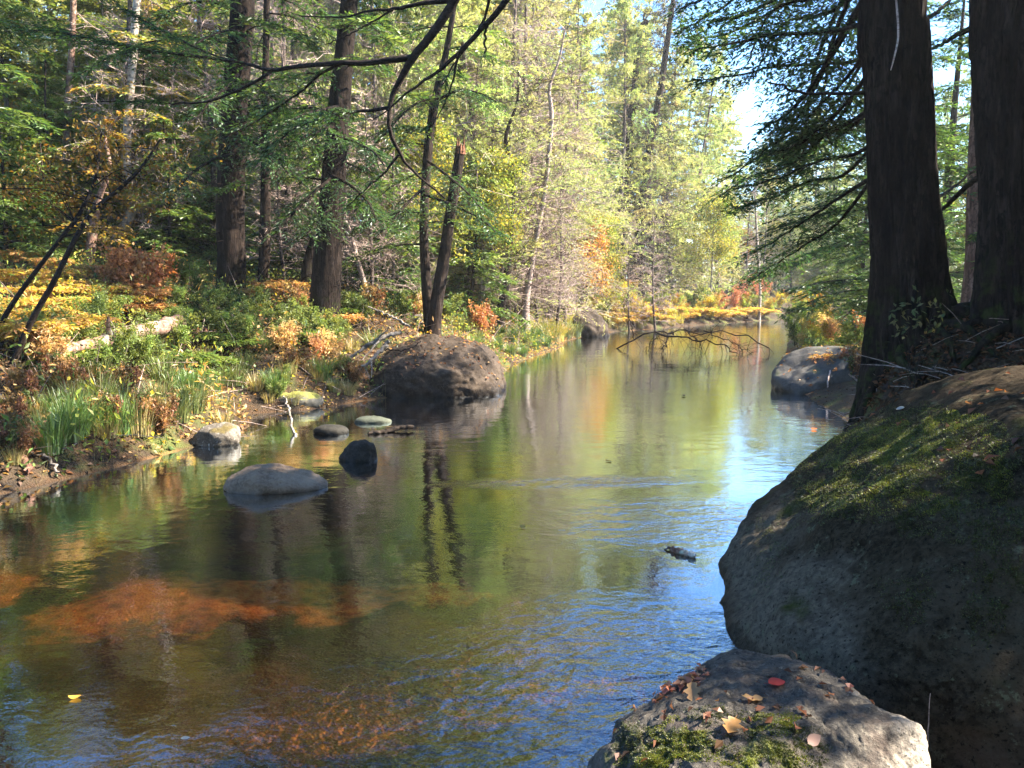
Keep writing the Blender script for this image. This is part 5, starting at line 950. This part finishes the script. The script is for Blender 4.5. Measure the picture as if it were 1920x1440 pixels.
def moss_on(key, spots, cols, seed, ln=.0095, wd=.0042):
    rng = np.random.default_rng(seed); o = ROCKS[key]; P, N = [], []
    for px, py, rx, ry, n in spots:
        for _ in range(int(n * 2.6)):
            a_ = rng.uniform(0, 6.283); r_ = math.sqrt(rng.random()) * (1 + .25 * math.sin(a_ * 3 + px) + .18 * math.sin(a_ * 7 + py)); p, nn = px_rock(key, px + rx * r_ * math.cos(a_), py + ry * r_ * math.sin(a_))
            if p is not None: P.append(p[:]); N.append(nn[:])
    P, N = np.array(P), np.array(N); m = fbm(P * 9 + seed, 3) > rng.uniform(-.5, .05, len(P)); P, N = P[m], N[m]; k = len(P); D = N + rng.normal(0, .55, (k, 3)); mb = MB()
    mb.add(*cards(P - N * .003, D, rng.normal(0, 1, (k, 3)), ln * rng.uniform(.5, 1.4, k), wd * rng.uniform(.7, 1.4, k)), pick(cols, k, rng, .25)); c = link('moss', mb.mesh('moss', M_GRASS), o); c.matrix_parent_inverse = o.matrix_basis.inverted(); return c
MOSSC = [(.12, .16, .014), (.18, .2, .018), (.08, .11, .014), (.22, .2, .035)]
moss_on('big', [(1600, 850, 110, 60, 5200), (1700, 830, 90, 45, 5200), (1560, 930, 60, 30, 1400), (1780, 790, 60, 22, 1500), (1690, 930, 90, 40, 1500), (1840, 880, 60, 60, 1200)], MOSSC, 601)
MOSSD = [(.045, .06, .01), (.065, .08, .012), (.03, .04, .008), (.085, .09, .018)]
moss_on('big', [(1590, 860, 120, 75, 5200), (1680, 800, 130, 50, 4200), (1780, 850, 150, 80, 5200), (1540, 940, 80, 50, 2200), (1870, 960, 80, 90, 2200), (1720, 950, 110, 60, 2200), (1440, 1040, 30, 60, 500), (1850, 1120, 60, 80, 900), (1700, 1120, 50, 50, 500)], MOSSD, 603)
moss_on('fore', [(1270, 1395, 70, 40, 4200), (1450, 1355, 55, 24, 2400), (1495, 1415, 40, 25, 1800), (1210, 1432, 50, 20, 1500), (1380, 1425, 50, 14, 800)], MOSSC, 602, .0065, .003)
moss_on('fore', [(1240, 1400, 100, 45, 4200), (1440, 1380, 90, 40, 3000), (1180, 1380, 30, 30, 700), (1330, 1340, 40, 20, 700), (1500, 1420, 60, 25, 1500)], MOSSD, 604, .0065, .003)
def litter_on(key, n, cols, L, W, seed, test=None, cluster=1.6):
    rng = np.random.default_rng(seed); o = ROCKS[key]; d = np.array(o.dimensions) / 2; P, N = [], []
    for _ in range(n * 4):
        x, y = float(o.location[0] + rng.uniform(-1, 1) * d[0]), float(o.location[1] + rng.uniform(-1, 1) * d[1]); p, nn = on_rock(key, x, y)
        if p is None or nn.z < .45: continue
        if fbm(np.array([[x * cluster, y * cluster, seed]]), 2)[0] < rng.uniform(-.35, .35): continue
        if test and not test(p): continue
        P.append(p[:]); N.append(nn[:])
        if len(P) >= n: break
    P, N = np.array(P), np.array(N); k = len(P); D = unit(np.cross(N, rng.normal(0, 1, (k, 3)))) + N * rng.uniform(0, .35, (k, 1)); V, Q = cards(P + N * .008, D, N + rng.normal(0, .3, (k, 3)), L * rng.uniform(.5, 1.3, k), W * rng.uniform(.5, 1.3, k), .35)
    return V, Q, pick(cols, k, rng, .25)
mb = MB(); mb.add(*litter_on('left', 230, RUST, .075, .045, 501, None, 2.2)); mb.add(*litter_on('fore', 60, [(.16, .06, .04), (.24, .1, .06), (.1, .05, .03), (.3, .13, .08)], .04, .024, 502, None, 3.0))
mb.add(*litter_on('big', 200, [(.12, .05, .03), (.2, .07, .03), (.09, .05, .03)], .06, .035, 503, lambda p: p.z > .85)); mb.add(*litter_on('right', 50, RUST, .07, .045, 504))
# strip of rusty leaves on the left edge of the flat rock
rng = np.random.default_rng(505); P, N = [], []
for _ in range(260):
    f = rng.random(); px = 1175 + 140 * f + rng.normal(0, 9); py = 1322 - 62 * f + rng.normal(0, 7); p, nn = px_rock('fore', px, py)
    if p is not None: P.append(p[:]); N.append(nn[:])
if P:
    P, N = np.array(P), np.array(N); k = len(P); D = unit(np.cross(N, rng.normal(0, 1, (k, 3)))) + N * rng.uniform(0, .3, (k, 1)); mb.add(*cards(P + N * rng.uniform(.002, .01, (k, 1)), D, N + rng.normal(0, .3, (k, 3)), .034 * rng.uniform(.5, 1.3, k), .02 * rng.uniform(.5, 1.3, k), .35), pick([(.4, .15, .09), (.5, .22, .14), (.28, .1, .06), (.45, .25, .17)], k, rng))
# leaves and low herbs over the banks
rng = np.random.default_rng(510)
def scatter(n, x0, x1, y0, y1, left=True, dmax=9.0):
    P = np.column_stack([rng.uniform(x0, x1, n), rng.uniform(y0, y1, n)]); ins = inside(P); dl, dr = seg_dist(P, LSH), seg_dist(P, RSH); m = ~ins & ((dl < dr) == left) & (np.minimum(dl, dr) < dmax); P = P[m]; return np.column_stack([P, height(P)])
for left, n, box in ((True, 90000, (-14, 6, 5, 30)), (False, 26000, (-1, 12, .6, 22))):
    P = scatter(n, *box, left); k = len(P); N = rng.normal(0, .3, (k, 3)) + [0, 0, 1]; D = rng.normal(0, 1, (k, 3)) * [1, 1, .25]
    f = fbm(P * [.5, .5, 0] + 40, 3)[:, None]; c = np.where(f > .15, pick(RUST + ORNG[2:3] + ORNG[:1], k, rng, .3), np.where(f < -.2, pick(TAN + YELL[:1], k, rng, .3), pick(RUST + TAN[:2], k, rng, .3)))
    if not left: c = pick(RUST + [(.08, .05, .03), (.05, .035, .02)], k, rng, .3) * .5  # right bank leaves given darker colours to stand in for shade
    if not left: P = np.vstack([P, P[(P[:, 1] < 8)]]) if False else P
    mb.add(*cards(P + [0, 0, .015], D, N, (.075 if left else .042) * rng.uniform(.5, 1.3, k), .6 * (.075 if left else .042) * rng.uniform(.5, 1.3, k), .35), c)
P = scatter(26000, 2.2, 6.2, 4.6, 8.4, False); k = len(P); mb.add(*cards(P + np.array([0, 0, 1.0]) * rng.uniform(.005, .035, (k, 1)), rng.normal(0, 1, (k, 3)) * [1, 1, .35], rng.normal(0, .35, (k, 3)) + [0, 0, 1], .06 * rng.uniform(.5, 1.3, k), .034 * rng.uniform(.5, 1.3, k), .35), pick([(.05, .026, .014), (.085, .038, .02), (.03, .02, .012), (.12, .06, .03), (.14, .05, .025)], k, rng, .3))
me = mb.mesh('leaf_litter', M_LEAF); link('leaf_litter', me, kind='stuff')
mb = MB(); P = scatter(130000, -13, 8, 5.5, 32, True, 8.0); f = fbm(P * [.6, .6, 0] + 7, 3); P = P[f > rng.normal(-.1, .25, len(P))]; k = len(P); f = fbm(P * [.45, .45, 0] + 90, 3)[:, None]
c = np.where(f > .12, pick(YELG + YELL[:1], k, rng, .25), np.where(f > -.18, pick([(.1, .15, .04), (.14, .18, .05), (.07, .12, .03)], k, rng, .25), pick(TAN + GOLD[:2], k, rng, .25)))
h = rng.random((k, 1)) ** 1.5 * .42; P = P + np.array([0, 0, 1.0]) * h; D = rng.normal(0, .8, (k, 3)) + [0, 0, .35]; mb.add(*cards(P, D, rng.normal(0, .6, (k, 3)) + [0, 0, .8], .085 * rng.uniform(.5, 1.4, k), .036 * rng.uniform(.5, 1.3, k)), c)
m_ = rng.random(k) < .4; s0 = P[m_].copy(); s0[:, 2] -= h[m_][:, 0] + .02; mb.add(*twigs(s0 + rng.normal(0, .03, s0.shape), P[m_], .0025, .0015), (.16, .13, .06)); link('low_herbs', mb.mesh('low_herbs', M_LEAF), kind='stuff')
# fine dead twigs tangled along the left bank
mb = MB(); P = scatter(2600, -9, 2, 5.8, 20, True, 4.0); k = len(P); D = unit(rng.normal(0, 1, (k, 3)) * [1, 1, .45] + [0, 0, .3]); L = rng.uniform(.15, .8, (k, 1)); mb.add(*twigs(P, P + D * L, .005, .002, .03), (.2, .15, .12)); P = scatter(700, 2.3, 6, 4.8, 8.2, False); k = len(P); D = unit(rng.normal(0, 1, (k, 3)) * [1, 1, .25] + [0, 0, .1]); mb.add(*twigs(P + [0, 0, .02], P + [0, 0, .02] + D * rng.uniform(.1, .5, (k, 1)), .005, .002, .03), (.2, .15, .12)); link('brushwood', mb.mesh('brushwood', B_TWIG), kind='stuff')

# ------------------------------------------------------------------ labels of the copies
for key, (r, used) in list(PROTO.items()):
    if not used:
        for ch in list(r.children): bpy.data.objects.remove(ch)
        bpy.data.objects.remove(r)
def word(o, desc, x, y, group, wood):
    if group == 'hemlocks on the near right bank': return desc, []
    ang = math.atan2(x, y); dist = math.hypot(x, y)
    if wood or dist > 16:
        L = sorted(LAND, key=lambda l: abs(math.atan2(l[1], l[2]) - ang))
        out = []
        for l in L[:5]:
            g_ = dist - math.hypot(l[1], l[2]); rel = 'just behind' if 0 <= g_ < 4 else 'some way behind' if 4 <= g_ < 11 else 'well behind' if 11 <= g_ < 20 else 'far behind' if g_ >= 20 else 'in front of'
            out.append(f'{rel} {l[0]}')
        for a_, b_ in ((0, 1), (1, 0), (0, 2), (2, 0), (1, 2), (0, 3), (0, 4)): out.append(f'{out[a_]}, toward {L[b_][0]}')
        return desc, out
    L = sorted(LAND, key=lambda l: math.hypot(l[1] - x, l[2] - y)); out = []
    for l in L[:3]:
        g_ = math.hypot(l[1] - x, l[2] - y); rel = 'hugging' if g_ < .8 else 'beside' if g_ < 1.8 else 'behind' if y - l[2] > .8 else 'in front of' if l[2] - y > .8 else 'a little way from'
        out.append(f'{rel} {l[0]}')
    for a_, b_ in ((0, 1), (0, 2), (1, 2)): out.append(f'between {L[a_][0]} and {L[b_][0]}')
    near = min(seg_dist(np.array([[x, y]]), LSH)[0], seg_dist(np.array([[x, y]]), RSH)[0]); w_ = 'at the waterline' if near < .6 else 'near the water' if near < 1.6 else 'up the bank'
    for k_ in range(6): out.append(f'{out[k_]}, {w_}')
    return desc, out
seen = {}
for o, desc, x, y, group, wood_ in PLACED:
    d, opts = word(o, desc, x, y, group, wood_); lab = None
    for q in opts:
        if f'{d} {q}' not in seen: lab = f'{d} {q}'; break
    if lab is None: lab = f'{d} {opts[0]}' if opts else d
    seen[lab] = 1; o['label'] = lab
    if group: o['group'] = group

# ------------------------------------------------------------------ haze
hm, nt = new_mat('thin_haze'); g = G(nt); pv = g('ShaderNodeVolumePrincipled', ins={'Color': (.95, .95, .92, 1), 'Density': HAZE, 'Anisotropy': .3}); oo = g('ShaderNodeOutputMaterial'); nt.links.new(pv.outputs[0], oo.inputs['Volume'])
x0, x1, y0, y1, z0, z1 = gx[0] - 5, gx[-1] + 5, gy[0] - 5, gy[-1] + 5, float(GZ.min()) - 1.0, 30.0
link('haze', make_mesh('haze', [(x0, y0, z0), (x1, y0, z0), (x1, y1, z0), (x0, y1, z0), (x0, y0, z1), (x1, y0, z1), (x1, y1, z1), (x0, y1, z1)], [[3, 2, 1, 0], [4, 5, 6, 7], [0, 1, 5, 4], [1, 2, 6, 5], [2, 3, 7, 6], [3, 0, 4, 7]], None, False, hm), kind='stuff')
# ------------------------------------------------------------------ light
SUN_AZ, SUN_EL = 87.0, 43.0
sd = np.array([math.sin(RAD(SUN_AZ)) * math.cos(RAD(SUN_EL)), math.cos(RAD(SUN_AZ)) * math.cos(RAD(SUN_EL)), math.sin(RAD(SUN_EL))])
s = bpy.data.lights.new('sun', 'SUN'); s.energy = 5.0; s.angle = RAD(.53); s.color = (1, .92, .76)
so = bpy.data.objects.new('sun', s); COL.objects.link(so); so.rotation_mode = 'QUATERNION'; so.rotation_quaternion = Vector(sd).to_track_quat('Z', 'Y')
w = bpy.data.worlds.new('World'); sc.world = w; w.use_nodes = True; nt = w.node_tree; nt.nodes.clear(); g = G(nt)
sky = g('ShaderNodeTexSky', sky_type='NISHITA', sun_disc=False, sun_elevation=RAD(SUN_EL), sun_rotation=RAD(SUN_AZ), air_density=1.0, dust_density=.3, ozone_density=5.0)
hs = g('ShaderNodeHueSaturation', ins={'Saturation': 1.14, 'Color': sky.outputs[0]})
bg = g('ShaderNodeBackground', ins={'Color': hs.outputs[0], 'Strength': .1}); ow = g('ShaderNodeOutputWorld'); nt.links.new(bg.outputs[0], ow.inputs[0])
sc.view_settings.view_transform = 'Standard'; sc.view_settings.look = 'None'; sc.view_settings.exposure = 2.8; sc.view_settings.gamma = 1
cy = sc.cycles; cy.max_bounces = 7; cy.diffuse_bounces = 3; cy.glossy_bounces = 2; cy.transmission_bounces = 4; cy.transparent_max_bounces = 6; cy.caustics_reflective = False; cy.caustics_refractive = False
cy.use_denoising = True; cy.sample_clamp_indirect = 6; cy.use_adaptive_sampling = True; cy.adaptive_threshold = .01
